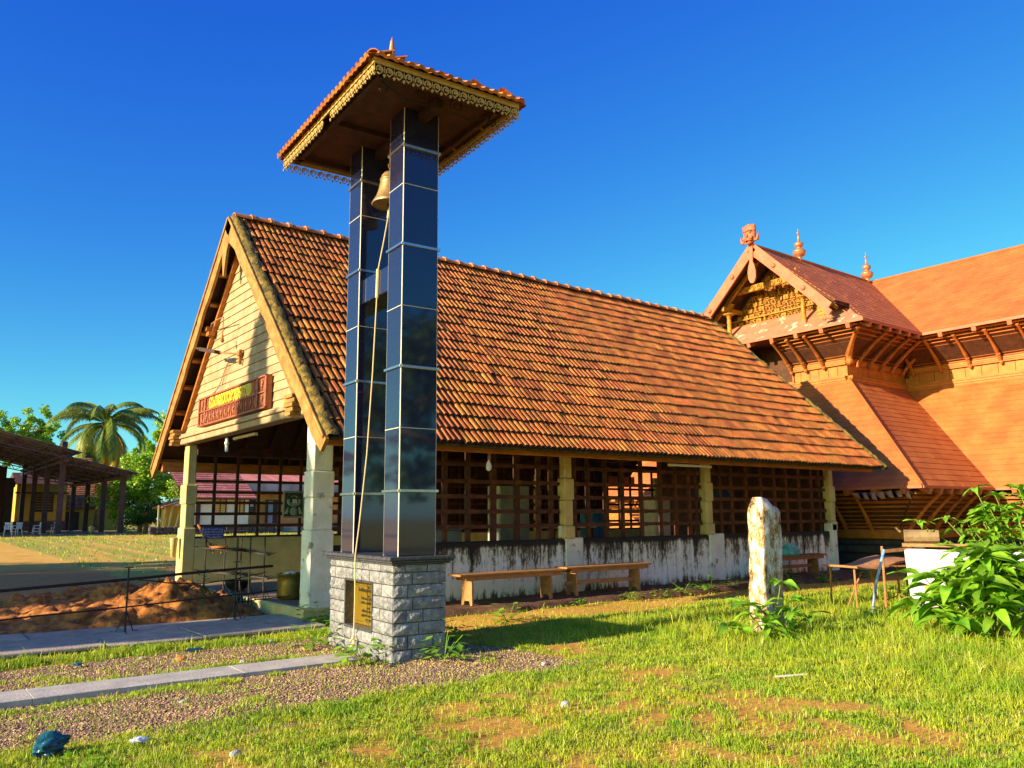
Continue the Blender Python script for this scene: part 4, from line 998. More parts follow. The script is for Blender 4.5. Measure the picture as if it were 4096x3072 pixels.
# soil heap
def soil():
    xs = np.arange(-5, 5.2, .05); ys = np.arange(12.86, 20.2, .055); X, Y = np.meshgrid(xs, ys)
    base = .34*np.exp(-(((X-4.15)/.95)**2+((Y-14.5)/1.2)**2))+.20*np.exp(-(((X-3.0)/1.2)**2+((Y-13.75)/.65)**2))+.26*np.exp(-(((X-3.4)/1.6)**2+((Y-16.2)/1.5)**2))+.20*np.exp(-(((X-.6)/2.4)**2+((Y-15.2)/1.5)**2))
    clod = 1.25*np.abs(fbm(X, Y, 21, 2.4, 5)-.5)*.34+(fbm(X, Y, 33, 6, 4)-.5)*.30+(np.abs(fbm(X, Y, 37, 11, 2)-.5))*.16
    env = sstep(12.84, 13.1, Y)*(1-sstep(18.6, 20.1, Y))*sstep(-5, -3.6, X)*(1-sstep(5.05, 5.18, X))
    Z = ground_z(X, Y)+(base+clod*(.30+base*1.9))*env-.03; n, mm = X.shape; i = np.arange(n*mm).reshape(n, mm)
    F = np.stack([i[:-1, :-1], i[:-1, 1:], i[1:, 1:], i[1:, :-1]], -1).reshape(-1, 4)
    o = npmesh('soil_heap', np.stack([X, Y, Z], -1).reshape(-1, 3), F, 'laterite', loc=(3.5, 15, 0)); tag(o, 'heap of freshly dug orange-brown soil beside the paved path', 'soil heap')
soil()

# ------------------------------------------------------------------ benches along the front
def bench(x0, x1, y0, y1, top, z0, label, mat, rail):
    t = thing('bench', label, 'bench', ((x0+x1)/2, (y0+y1)/2, z0), 0, 'wooden benches along the hall front')
    MB().bevbox(x0, x1, y0, y1, top-.035, top, .006).build('seat', mat, t)
    for y in (y0+.035, y1-.055): MB().bevbox(x0+.14, x1-.06, y, y+.022, top-.11, top-.037, .004).build('apron', mat, t)
    for x in (x0+.26, x1-.34):
        mb = MB()
        prof = [(y0+.03, z0), (y0+.09, z0), (y0+.12, z0+.07), (y1-.12, z0+.07), (y1-.09, z0), (y1-.03, z0), (y1-.05, top-.037), (y0+.05, top-.037)]
        mb.prism([(x, y, z) for y, z in prof], (.035, 0, 0)); mb.build('leg_board', mat, t)
    if rail: MB().bevbox(x0+.12, x1-.18, (y0+y1)/2-.02, (y0+y1)/2+.02, z0+.20, z0+.27, .004).build('stretcher', mat, t)
    return t
bench(7.70, 10.02, 11.45, 11.83, .60, .085, 'plain wooden bench nearest the bell tower, with broad plank ends', 'bench_wood', False)
bench(10.08, 12.33, 11.50, 11.86, .62, .085, 'wooden bench with a low stretcher rail and notched feet, second along the wall', 'bench_wood', True)
bench(16.3, 18.62, 11.55, 11.92, .59, .085, 'dark wooden bench behind the lichened stone post, carrying a green bundle', 'bench_dark', True)
def crumple(name, c, r, mat, label, cat, seed, parent_z=0):
    """sheet plastic crumpled into a heap: sharp folds over a soft lump"""
    import bmesh
    bm = bmesh.new(); bmesh.ops.create_icosphere(bm, subdivisions=4, radius=1); rg = random.Random(seed)
    rv = lambda: Vector((rg.gauss(0, 1), rg.gauss(0, 1), rg.gauss(0, 1))).normalized()
    dirs = [rv() for _ in range(9)]; folds = [(rv(), rg.uniform(1.4, 3.6), rg.uniform(0, 6)) for _ in range(6)]
    for v in bm.verts:
        d = v.co.normalized(); k = .72+.38*max(d.dot(q) for q in dirs)
        for q, f, p in folds: k -= .10*abs(math.sin(f*d.dot(q)*1.6+p+2.2*d.z))
        v.co = Vector((d.x*r[0]*k, d.y*r[1]*k, max(d.z*r[2]*k, -.35*r[2])))
    me = bpy.data.meshes.new(name); bm.to_mesh(me); bm.free(); o = link(name, me, None, mat); o.location = (c[0], c[1], c[2]+.35*r[2]); return tag(o, label, cat)
crumple('plastic_bundle', (17.38, 11.72, .59), (.42, .2, .26), 'green_plastic', 'crumpled sea-green plastic bundle lying on the dark bench', 'plastic bundle', 3)

# ------------------------------------------------------------------ furniture seen inside the hall
def cupboard(x0, x1, y, z1, mat, label, cat='cupboard', name='cupboard'):
    t = thing(name, label, cat, ((x0+x1)/2, y, .2))
    MB().bevbox(x0, x1, y, y+.45, .2, z1, .01).build('case', mat, t)
    m_ = (x0+x1)/2
    for a, b in ((x0+.02, m_-.006), (m_+.006, x1-.02)): MB().bevbox(a, b, y-.018, y-.001, .28, z1-.05, .006).build('door', mat, t)
    MB().tube([(m_-.04, y-.03, 1.25), (m_-.04, y-.03, 1.4)], .008, 5).build('handle', 'iron_dark', t)
cupboard(10.78, 11.62, 14.5, 2.22, 'house_grey', 'tall pale cupboard standing inside the first lattice bay')
cupboard(15.72, 16.30, 14.5, 2.02, 'white_paint', 'white steel cupboard inside the middle lattice bay')
cupboard(13.46, 13.9, 14.4, 1.72, 'blue_dark', 'blue steel locker beside the white steel cupboard in the hall', 'locker', 'locker')
MB().bevbox(18.0, 21.0-1.1, 15.2, 15.24, 1.98, 2.22, .005).alone('banner', 'blue_dark', 'long blue strip of cloth hung inside the last lattice bay', 'banner', (18.8, 15.2, 1.98))
t = thing('storage_chest', 'grey steel chest on the hall floor behind the tower', 'chest', (8.5, 14.2, .2)); MB().bevbox(7.9, 9.4, 13.9, 14.6, .2, 1.28, .03).build('case', 'house_grey', t); MB().bevbox(7.88, 9.42, 13.88, 14.62, 1.283, 1.36, .02).build('lid', 'house_grey', t)
t = thing('steel_desk', 'pale table inside the hall behind the first pillar', 'table', (12.6, 14.3, .2)); MB().bevbox(11.9, 13.2, 14.0, 14.7, 1.28, 1.32, .008).build('top', 'house_white', t)
for x in (11.95, 13.1):
    for y in (14.05, 14.6): MB().box(x, x+.05, y, y+.05, .2, 1.278).build('leg', 'timber_dark', t)
MB().box(16.75, 17.0, 12.36, 12.37, 1.55, 1.80).alone('paper_notice', 'paper', 'small pale paper pinned inside the last lattice bay', 'notice', (16.87, 12.36, 1.55))
MB().bevbox(10.52, 10.60, 12.215, 12.23, 1.14, 1.36, .002).alone('meter_card', 'paper', 'small white card stuck beside the first front pillar', 'card', (10.56, 12.22, 1.14))
# ------------------------------------------------------------------ the temple gate house
temple = thing('temple_gatehouse', 'large orange shingled temple gate house with a carved gable porch and flared slatted eaves', 'temple', (23.7, 13.5, 0))
tq = temple; torg = ORG[temple.name]
YC = 15.9
def course_roof(name, bot, top, zb, zt, rows, mat, clip=None, w=.46, lift=.012):
    """shingles in courses between two edges: bot/top give the ends (a,b) of the lower and the upper edge"""
    (a0, b0), (a1, b1) = [tuple(map(Vector, e)) for e in (bot, top)]; V = []; F = []
    n = (b0-a0).cross(a1-a0).normalized(); n = n if n.z > 0 else -n
    for r in range(rows):
        t0, t1 = r/rows, min((r+1.12)/rows, 1)
        p0, q0, p1, q1 = a0.lerp(a1, t0), b0.lerp(b1, t0), a0.lerp(a1, t1), b0.lerp(b1, t1)
        ln = (q0-p0).length; k = max(int(ln/w), 1); offs = (r % 2)*.5
        cuts = [0]+[(i+offs+.5*0+random.uniform(-.08, .08))/k for i in range(1 if offs == 0 else 0, k)]+[1]
        cuts = [c for c in cuts if 0 <= c <= 1]; cuts = sorted(set(cuts))
        for i in range(len(cuts)-1):
            g = .0012/ln; u, v = cuts[i]+g, cuts[i+1]-g
            if v <= u: continue
            h = n*(lift+random.uniform(-.003, .003)); lo_ = n*-.012
            P = [p0.lerp(q0, u), p0.lerp(q0, v), p1.lerp(q1, v), p1.lerp(q1, u)]
            k0 = len(V); V += [P[0]+h, P[1]+h, P[2], P[3], P[0]+lo_, P[1]+lo_]
            F += [(k0, k0+1, k0+2, k0+3), (k0+4, k0+5, k0+1, k0), (k0+4, k0, k0+3, k0+4), (k0+1, k0+5, k0+2, k0+1)]
    mb = MB(); mb.v = [tuple(p) for p in V]; mb.f = [tuple(dict.fromkeys(f)) for f in F]
    o = mb.build(name, mat, temple); o['kind'] = 'stuff'
    mb = MB(); mb.prism([a0-n*.02, b0-n*.02, b1-n*.02, a1-n*.02], -n*.06); mb.build('roof_deck', 'temple_dark', temple)
# lower roof: porch front, porch side, main front
course_roof('shingles', ((20.95, 21.6, 2.25), (20.95, 10.2, 2.25)), ((23.72, 18.25, 5.72), (23.72, 13.55, 5.72)), 0, 0, 21, 'temple_shingle')
course_roof('shingles', ((20.95, 10.2, 2.25), (25.15, 10.2, 2.25)), ((23.72, 13.55, 5.72), (27.35, 13.55, 5.72)), 0, 0, 21, 'temple_shingle')
course_roof('shingles', ((25.15, 10.2, 2.25), (25.15, -16, 2.25)), ((27.35, 13.55, 5.72), (27.35, -16, 5.72)), 0, 0, 21, 'temple_shingle')
course_roof('shingles', ((25.15, 46, 2.25), (25.15, 21.6, 2.25)), ((27.35, 46, 5.72), (27.35, 18.25, 5.72)), 0, 0, 21, 'temple_shingle')
MB().box(26.3, 31, 18.2, 46, .4, 5.5).build('wall', 'temple_wood', temple); MB().box(27.5, 31, 18.2, 46, 5.5, 7.2).build('wall', 'temple_panel', temple)
MB().tube([(20.93, 10.18, 2.28), (23.70, 13.53, 5.76)], .035, 6).build('hip_roll', 'temple_shingle', temple)
# upper roof
course_roof('shingles', ((22.5, 12.27, 7.28), (26.05, 12.27, 7.28)), ((23.2, 13.05, 7.97), (26.9, 13.05, 7.97)), 0, 0, 5, 'temple_shingle')
course_roof('shingles', ((22.42, 13.05, 7.97), (26.9, 13.05, 7.97)), ((22.42, YC, 10.47), (30.0, YC, 10.47)), 0, 0, 19, 'temple_shingle', w=.30)
course_roof('shingles', ((26.05, 12.27, 7.28), (26.05, -16, 7.28)), ((30.0, YC, 10.47), (30.0, -16, 10.47)), 0, 0, 22, 'temple_shingle')
course_roof('shingles', ((27.0, 19.5, 7.28), (22.42, 18.75, 7.97)), ((30.0, YC, 10.47), (22.42, YC, 10.47)), 0, 0, 12, 'temple_shingle')
MB().tube([(22.4, YC, 10.5), (30, YC, 10.5)], .05, 6).build('ridge_roll', 'temple_shingle', temple); MB().tube([(30, YC, 10.5), (30, -16, 10.5)], .05, 6).build('ridge_roll', 'temple_shingle', temple)
# sloping skirt in front of the gable
mb = MB(); mb.prism([(22.5, 12.27, 7.28), (22.5, 19.53, 7.28), (23.55, 18.4, 8.12), (23.55, 13.4, 8.12)], (.03, 0, -.07)); mb.build('gable_skirt', 'temple_skirt', temple)
mb = MB(); mb.prism([(22.46, 12.24, 7.27), (22.46, 19.56, 7.27), (22.46, 19.56, 7.19), (22.46, 12.24, 7.19)], (.05, 0, 0)); mb.build('eave_board', 'temple_pink', temple)
mb = MB(); mb.bar((22.52, 12.26, 7.225), (26.05, 12.26, 7.225), .05, .09); mb.build('eave_board', 'temple_pink', temple)
mb = MB(); mb.bar((26.03, 12.26, 7.225), (26.03, -16, 7.225), .05, .09); mb.build('eave_board', 'temple_pink', temple)
mb = MB(); mb.bar((20.93, 21.6, 2.22), (20.93, 10.18, 2.22), .06, .07); mb.build('eave_board', 'temple_pink', temple)
mb = MB(); mb.bar((20.96, 10.18, 2.22), (25.12, 10.18, 2.22), .06, .07); mb.build('eave_board', 'temple_pink', temple)
mb = MB(); mb.bar((25.12, 10.16, 2.22), (25.12, -16, 2.22), .06, .07); mb.build('eave_board', 'temple_pink', temple)
# carved gable wall, columns, beam
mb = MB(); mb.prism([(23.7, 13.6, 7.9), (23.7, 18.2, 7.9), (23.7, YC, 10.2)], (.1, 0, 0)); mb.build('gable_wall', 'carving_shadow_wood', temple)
X = 23.66
for r in range(9):
    z = 8.12+.20*r; hw = 1.98-(z-8.0)*1.02
    n = max(int(hw*2/.24), 1)
    for i in range(n):
        y = YC-hw+(i+.5)*2*hw/n; k = random.random(); mb = MB()
        if k < .3: mb.bevbox(X-.05, X+.04, y-.10, y+.10, z, z+.16, .02); mb.ball((X-.05, y, z+.08), (.05, .05, .05), 7, 5)
        elif k < .6: mb.ball((X, y, z+.10), (.07, .05, .09), 7, 5); mb.ball((X-.03, y, z+.17), (.045, .04, .04), 7, 5); mb.bevbox(X-.03, X+.04, y-.10, y+.10, z, z+.035, .008)
        else:
            mb.tube([(X-.02, y-.09, z), (X-.03, y-.03, z+.12), (X-.02, y+.08, z+.06), (X-.03, y+.02, z+.03)], .022, 6); mb.bevbox(X-.02, X+.04, y-.11, y+.11, z+.14, z+.17, .006)
        mb.build('carving', 'temple_gold', temple)
for z, hw in ((8.08, 2.18), (8.30, 1.95)): MB().bevbox(X-.09, X+.03, YC-hw, YC+hw, z, z+.05, .01).build('carved_rail', 'temple_gold', temple)
mb = MB(); mb.bevbox(23.1, 23.22, YC-1.22, YC+1.22, 9.12, 9.34, .02); mb.build('arch_beam', 'temple_gold', temple)
for i in range(9):
    y = YC-1.05+i*.262; mb = MB(); mb.tube([(23.08, y+.085*math.cos(t), 9.23+.075*math.sin(t)) for t in np.linspace(0, 5.2, 10)], .018, 5); mb.ball((23.08, y, 9.23), .03, 6, 4); mb.build('carved_scroll', 'temple_gold', temple)
for y in (YC-1.22, YC+1.22):
    mb = MB(); mb.ball((23.12, y, 9.27), (.10, .12, .13), 8, 6); mb.tube([(23.1, y, 9.35), (23.0, y+.03, 9.48), (23.02, y, 9.52)], [.05, .03, .01], 6); mb.build('beam_head', 'temple_gold', temple, smooth=True)
def column(x, y, z0, z1):
    h = z1-z0; k = [(.0, .0), (.11, 0), (.11, .03), (.085, .05), (.075, .22), (.085, .30), (.070, .34), (.085, .42), (.068, .46), (.085, .54), (.075, .58), (.066, .70), (.09, .73), (.06, .77), (.16, .80), (.22, .83), (.20, .85), (.07, .87), (.06, 1.0), (0, 1.0)]
    MB().lathe([(r, z*h) for r, z in k], (x, y, z0), 12).build('column', 'temple_gold', temple, smooth=True)
    MB().bevbox(x-.13, x+.13, y-.13, y+.13, z0-.16, z0+.02, .01).build('column_base', 'temple_pink', temple)
    mb = MB()
    for q, s in enumerate((.10, .15, .20)): mb.bevbox(x-.09, x+.09, y-s, y+s, z1+.06*q, z1+.06*q+.055, .01)
    mb.build('capital', 'temple_gold', temple)
column(22.92, 14.45, 7.62, 8.62); column(22.92, 17.35, 7.62, 8.62)
for y in (13.85, 17.95):
    mb = MB(); mb.bevbox(22.95, 23.2, y-.13, y+.13, 7.6, 8.16, .015)
    for z in np.arange(7.72, 8.1, .12): mb.bevbox(22.93, 23.22, y-.15, y+.15, z, z+.035, .008)
    mb.bevbox(22.88, 23.26, y-.20, y+.20, 8.163, 8.23, .02); mb.build('square_pillar', 'temple_gold', temple)
for y in (14.45, 17.35):
    MB().bar((22.6, y, 8.60), (23.7, y, 8.60), .10, .14).build('tie', 'temple_gold', temple)
for s in (-1, 1): MB().bar((22.95, YC+s*2.6, 7.85), (22.95, YC+s*.15, 10.08), .12, .10, (1, 0, 0)).build('inner_rafter', 'temple_gold', temple)
mb = MB(); mb.prism([(23.5, 13.4, 8.0), (23.5, 18.4, 8.0), (23.5, YC, 10.40)], (.05, 0, 0))
# barge boards with bosses and foot scrolls
for s in (-1, 1):
    foot, apex = Vector((22.38, YC+s*2.72, 7.86)), Vector((22.38, YC+s*.02, 10.46)); d = (apex-foot).normalized(); nn = Vector((0, s*d.z, -s*d.y*1.0)); nn = Vector((0, d.z*s, abs(d.y))).normalized()
    mb = MB(); mb.prism([foot+nn*.05, apex+nn*.05+Vector((0, 0, .06)), apex-nn*.26, foot-nn*.26], (.07, 0, 0)); mb.build('barge_board', 'temple_pink', temple)
    for t in (.30, .68): MB().ball(foot.lerp(apex, t)-nn*.10+Vector((-.01, 0, 0)), (.07, .085, .085), 10, 7).build('boss', 'temple_pink', temple, smooth=True)
    f = foot-nn*.22-d*.02; mb = MB(); mb.bar(f+d*.12, f-d*.16, .07, .20, nn)
    for q, r_ in ((0, .09), (1, .08), (-1, .07)): mb.ball(f+Vector((0, -s*.10*q*-1, -.20-.03*abs(q))), (.05, r_, r_), 8, 6)
    mb.build('barge_foot', 'temple_pink', temple)
    mb = MB(); mb.prism([(22.45, YC+s*2.85, 7.90), (22.45, YC, 10.40), (23.6, YC, 10.40), (23.6, YC+s*2.85, 7.90)], (0, 0, -.05)); mb.build('gable_soffit', 'temple_dark', temple)
mb = MB(); c = Vector((22.33, YC, 10.0)); mb.prism([c+Vector((0, .11*a, b)) for a, b in ((-.8, .45), (.8, .45), (.7, .15), (.55, -.12), (1.05, -.25), (1.45, -.45), (1.3, -.68), (.7, -.82), (0, -.86), (-.7, -.82), (-1.3, -.68), (-1.45, -.45), (-1.05, -.25), (-.55, -.12), (-.7, .15))], (.07, 0, 0)); mb.build('peak_pendant', 'temple_pink', temple)
# guardian face on the peak
g = MB(); c = Vector((22.34, YC, 10.78))
g.ball(c, (.16, .24, .30), 14, 10); g.ball(c+Vector((0, 0, .20)), (.15, .26, .20), 14, 8)
for s in (-1, 1):
    g.ball(c+Vector((-.14, s*.09, .07)), (.05, .055, .05), 8, 6); g.ball(c+Vector((-.13, s*.12, -.10)), (.06, .08, .07), 8, 6); g.tube([c+Vector((-.14, s*.17, .12)), c+Vector((-.17, s*.09, .16)), c+Vector((-.16, s*.02, .12))], .025, 6)
    g.tube([c+Vector((0, s*.20, -.16)), c+Vector((-.02, s*.30, -.20)), c+Vector((-.02, s*.33, -.06)), c+Vector((0, s*.36, .04))], [.07, .06, .04, .008], 6)
    g.tube([c+Vector((-.14, s*.07, -.19)), c+Vector((-.17, s*.08, -.30))], [.022, .006], 5)
g.ball(c+Vector((-.17, 0, -.02)), (.06, .05, .07), 8, 6); g.tube([c+Vector((-.13, -.15, -.19)), c+Vector((-.18, 0, -.17)), c+Vector((-.13, .15, -.19))], .03, 6); g.tube([c+Vector((-.12, -.13, -.26)), c+Vector((-.17, 0, -.30)), c+Vector((-.12, .13, -.26))], .028, 6)
for k in range(7): g.ball(c+Vector((-.03, -.21+.07*k, .36-.02*abs(k-3))), (.06, .045, .06), 7, 5)
g.build('guardian_face', 'temple_pink', temple, smooth=True)
FIN = [(0, 0), (.10, 0), (.08, .10), (.07, .14), (.17, .18), (.22, .26), (.23, .32), (.24, .34), (.22, .37), (.16, .43), (.08, .47), (.08, .50), (.14, .54), (.165, .60), (.15, .66), (.08, .70), (.05, .73), (.035, .84), (.018, 1.0), (.055, 1.03), (.05, 1.06), (.012, 1.08), (.012, 1.15), (0, 1.24)]
for x in (25.2, 29.75): MB().lathe(FIN, (x, YC, 10.45), 16).build('finial', 'copper', temple, smooth=True)
# upper walls: panelled band, cornices, flared slats, brackets, rafter ends
def seg_wall(p, q, z0, z1, out, n, gapat=None):
    """panels along a wall line p-q (2-D), out = outward 2-D unit"""
    p, q, out = Vector(p), Vector(q), Vector(out); L_ = (q-p).length; d = (q-p)/L_
    for i in range(n):
        a, b = p+d*(L_*i/n+.008), p+d*(L_*(i+1)/n-.008)
        if gapat and gapat[0] < (i+.5)/n < gapat[1]: continue
        mb = MB(); o = out*.0
        mb.prism([(a.x, a.y, z0+.17), (b.x, b.y, z0+.17), (b.x, b.y, z1-.12), (a.x, a.y, z1-.12)], (-out.x*.06, -out.y*.06, 0)); mb.build('panel', 'temple_panel', temple)
def mould(p, q, z0, z1, out, o, mat='temple_panel', name='cornice'):
    p, q, out = Vector(p), Vector(q), Vector(out); a, b = p-out*.08, q-out*.08
    k = 3
    for i in range(k):
        oo = o*(.55+.45*((i+1)/k if z1 > 0 else 1)); w = oo+.08
        za, zb = z0+(z1-z0)*i/k, z0+(z1-z0)*(i+1)/k-.004; c1, c2 = a+out*w/2, b+out*w/2
        mb = MB(); mb.bar((c1.x, c1.y, (za+zb)/2), (c2.x, c2.y, (za+zb)/2), w, zb-za); mb.build(name, mat, temple)
def flare(p, q, outv, z0, z1, over, n, skip=None, lowmat='temple_wood', e0=0, e1=0):
    """slats that lean out from the wall line up to the eave"""
    p, q, out = Vector(p), Vector(q), Vector(outv); d = (q-p).normalized()
    for i in range(n):
        t = (i+.5)/n; o = out*(over*(t**1.35)); ex0, ex1 = p+o-d*o.length*e0, q+o+d*o.length*e1
        z = z0+(z1-z0)*t
        for (u, v) in ([(0, 1)] if not skip else [(0, skip[0]), (skip[1], 1)]):
            a, b = ex0.lerp(ex1, u), ex0.lerp(ex1, v)
            mb = MB(); mb.bar((a.x, a.y, z), (b.x, b.y, z), .035, (z1-z0)/n*.62, (-out.x*.4, -out.y*.4, 1)); mb.build('slat', lowmat, temple)
    mb = MB(); a, b = p-out*.05, q-out*.05; c_, e_ = p+out*(over-.1)-d*(over-.1)*e0, q+out*(over-.1)+d*(over-.1)*e1
    if not skip:
        mb.prism([(a.x, a.y, z0), (b.x, b.y, z0), (e_.x, e_.y, z1), (c_.x, c_.y, z1)], (-out.x*.04, -out.y*.04, 0)); mb.build('flare_back', 'temple_dark', temple)
    else:
        for (u, v) in ((0, skip[0]), (skip[1], 1)):
            mb = MB(); a1, b1, e1, c1 = a.lerp(b, u), a.lerp(b, v), c_.lerp(e_, v), c_.lerp(e_, u)
            mb.prism([(a1.x, a1.y, z0), (b1.x, b1.y, z0), (e1.x, e1.y, z1), (c1.x, c1.y, z1)], (-out.x*.04, -out.y*.04, 0)); mb.build('flare_back', 'temple_dark', temple)
def brackets(p, q, outv, z0, z1, over, ts):
    p, q, out = Vector(p), Vector(q), Vector(outv)
    for t in ts:
        b = p.lerp(q, t); pts = []; 
        for k in range(9):
            u = k/8; o = over*(.08+.92*u**1.5)+.10*math.sin(u*math.pi*1.0)*.6; pts.append((b.x+out.x*o, b.y+out.y*o, z0-.16+(z1-z0+.10)*u))
        mb = MB(); mb.tube(pts, [.03, .06, .05, .065, .05, .045, .045, .05, .06], 6)
        mb.ball((pts[0][0], pts[0][1], pts[0][2]), (.06, .06, .09), 7, 5); mb.ball(pts[2], (.07, .07, .06), 7, 5); mb.build('bracket', 'temple_wood', temple)
def rafter_ends(p, q, outv, z, n, ln=.5):
    p, q, out = Vector(p), Vector(q), Vector(outv)
    for i in range(n):
        b = p.lerp(q, (i+.5)/n); mb = MB(); mb.bar((b.x-out.x*ln, b.y-out.y*ln, z+.18), (b.x+out.x*.02, b.y+out.y*.02, z), .13, .17); mb.build('rafter_end', 'temple_pink', temple)
WF, WS, WM = (((23.78, 18.2), (23.78, 13.6)), (-1, 0)), (((23.78, 13.6), (27.4, 13.6)), (0, -1)), (((27.4, 13.6), (27.4, -16)), (-1, 0))
for (pq, out), n, sk in ((WF, 14, (.31, .55)), (WS, 12, None), (WM, 60, None)):
    seg_wall(pq[0], pq[1], 5.66, 6.32, out, n, (.36, .58) if n == 14 else None)
    mould(pq[0], pq[1], 5.62, 5.84, out, .17)
    for (u, v) in ([(0, .36), (.57, 1)] if sk else [(0, 1)]):
        a, b = Vector(pq[0]).lerp(Vector(pq[1]), u), Vector(pq[0]).lerp(Vector(pq[1]), v); mould(a, b, 6.20, 6.36, out, .12)
flare((23.75, 18.2), (23.75, 13.62), (-1, 0), 6.36, 7.20, 1.18, 10, (.36, .57), e0=1, e1=1); flare((23.8, 13.57), (27.4, 13.57), (0, -1), 6.36, 7.20, 1.24, 10, e0=1, e1=-1); flare((27.37, 13.6), (27.37, -16), (-1, 0), 6.36, 7.20, 1.26, 10, e0=-1)
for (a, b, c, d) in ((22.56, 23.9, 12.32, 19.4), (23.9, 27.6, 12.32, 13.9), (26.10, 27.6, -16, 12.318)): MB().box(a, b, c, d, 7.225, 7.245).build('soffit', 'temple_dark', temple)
brackets((23.75, 18.2), (23.75, 13.6), (-1, 0), 6.36, 7.15, 1.1, (.10, .22, .35, .585, .70, .84)); brackets((23.8, 13.55), (27.4, 13.55), (0, -1), 6.36, 7.15, 1.1, (.1, .3, .5, .7, .9)); brackets((27.37, 13.6), (27.37, -16), (-1, 0), 6.36, 7.15, 1.1, [.012+.031*i for i in range(24)])
mb = MB(); mb.tube([(23.6, 13.4, 6.15), (23.5, 13.35, 6.45), (23.2, 13.05, 6.75), (22.8, 12.6, 7.12)], [.07, .11, .07, .07], 7); mb.ball((23.55, 13.38, 6.25), (.12, .12, .14), 8, 6); mb.build('corner_bracket', 'temple_wood', temple)
mb = MB(); mb.tube([(27.35, 13.5, 6.1), (27.2, 13.4, 6.5), (26.6, 12.8, 7.1)], .06, 6); mb.build('corner_bracket', 'temple_dark', temple)
rafter_ends((22.5, 19.4), (22.5, 12.3), (-1, 0), 7.13, 8); rafter_ends((22.6, 12.27), (26.1, 12.27), (0, -1), 7.13, 6); rafter_ends((26.05, 12.2), (26.05, -16), (-1, 0), 7.13, 28)
# dark window recess in the porch
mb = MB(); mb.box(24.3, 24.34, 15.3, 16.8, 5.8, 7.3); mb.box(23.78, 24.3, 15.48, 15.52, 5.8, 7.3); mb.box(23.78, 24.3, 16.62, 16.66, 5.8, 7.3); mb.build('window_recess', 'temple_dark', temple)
MB().bevbox(23.60, 23.9, 15.4, 16.7, 5.80, 5.88, .01).build('sill', 'temple_panel', temple)
# bodies behind, lower walls with lattice, stone base
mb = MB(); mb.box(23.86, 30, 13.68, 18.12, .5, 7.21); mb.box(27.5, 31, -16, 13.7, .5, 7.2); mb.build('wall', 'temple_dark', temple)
flare((22.1, 21.0), (22.1, 11.4), (-1, 0), 1.12, 2.14, .85, 9, None, 'temple_wood', 1, 1); flare((22.1, 11.4), (26.2, 11.4), (0, -1), 1.12, 2.14, .95, 9, None, 'temple_wood', 1, -1); flare((26.2, 11.4), (26.2, -16), (-1, 0), 1.12, 2.14, .85, 9, None, 'temple_wood', -1, 0)
brackets((22.07, 21), (22.07, 11.4), (-1, 0), 1.15, 2.15, .95, [.04+.08*i for i in range(12)]); brackets((22.1, 11.37), (26.2, 11.37), (0, -1), 1.15, 2.15, 1.05, (.02, .2, .38, .56, .74, .92)); brackets((26.17, 11.4), (26.17, -16), (-1, 0), 1.15, 2.15, .95, [.012+.03*i for i in range(24)])
rafter_ends((20.95, 21.4), (20.95, 10.3), (-1, 0), 2.12, 14, .4); rafter_ends((21.1, 10.2), (25.1, 10.2), (0, -1), 2.12, 7, .4); rafter_ends((25.13, 10.1), (25.13, -16), (-1, 0), 2.12, 30, .4)
for (a, b, o_) in ((.86, 1.12, .16), (.70, .85, .05), (.48, .69, .22), (.22, .47, .12), (-.1, .21, .34)):
    mb = MB(); mb.bevbox(22.1-o_, 30, 11.4-o_, 21, a, b, .02); mb.build('base_moulding', 'temple_base' if a < .85 else 'temple_wood', temple)
    mb = MB(); mb.bevbox(26.2-o_, 30.5, -16, 11.4-o_+.02, a+.002, b-.002, .02); mb.build('base_moulding', 'temple_base' if a < .85 else 'temple_wood', temple)
mb = MB(); Q = [(20.9+.02*i, 11.9-.22*i, 2.12-.03*math.sin(i*1.1)) for i in range(7)]
for i in range(6):
    a, b = Vector(Q[i]), Vector(Q[i+1]); mb.add([a, b, b+Vector((0, -.06, -.17-.03*(i % 2))), a+Vector((0, -.06, -.18+.03*(i % 2))), a+Vector((0, .22, -.03)), b+Vector((0, .22, -.03))], [(0, 1, 2, 3), (0, 4, 5, 1), (3, 2, 5, 4)])
mb.alone('tarpaulin', 'tarpaulin', 'folded pinkish tarpaulin slung under the lower temple eave', 'tarpaulin', (21.0, 11.0, 1.9), smooth=True)
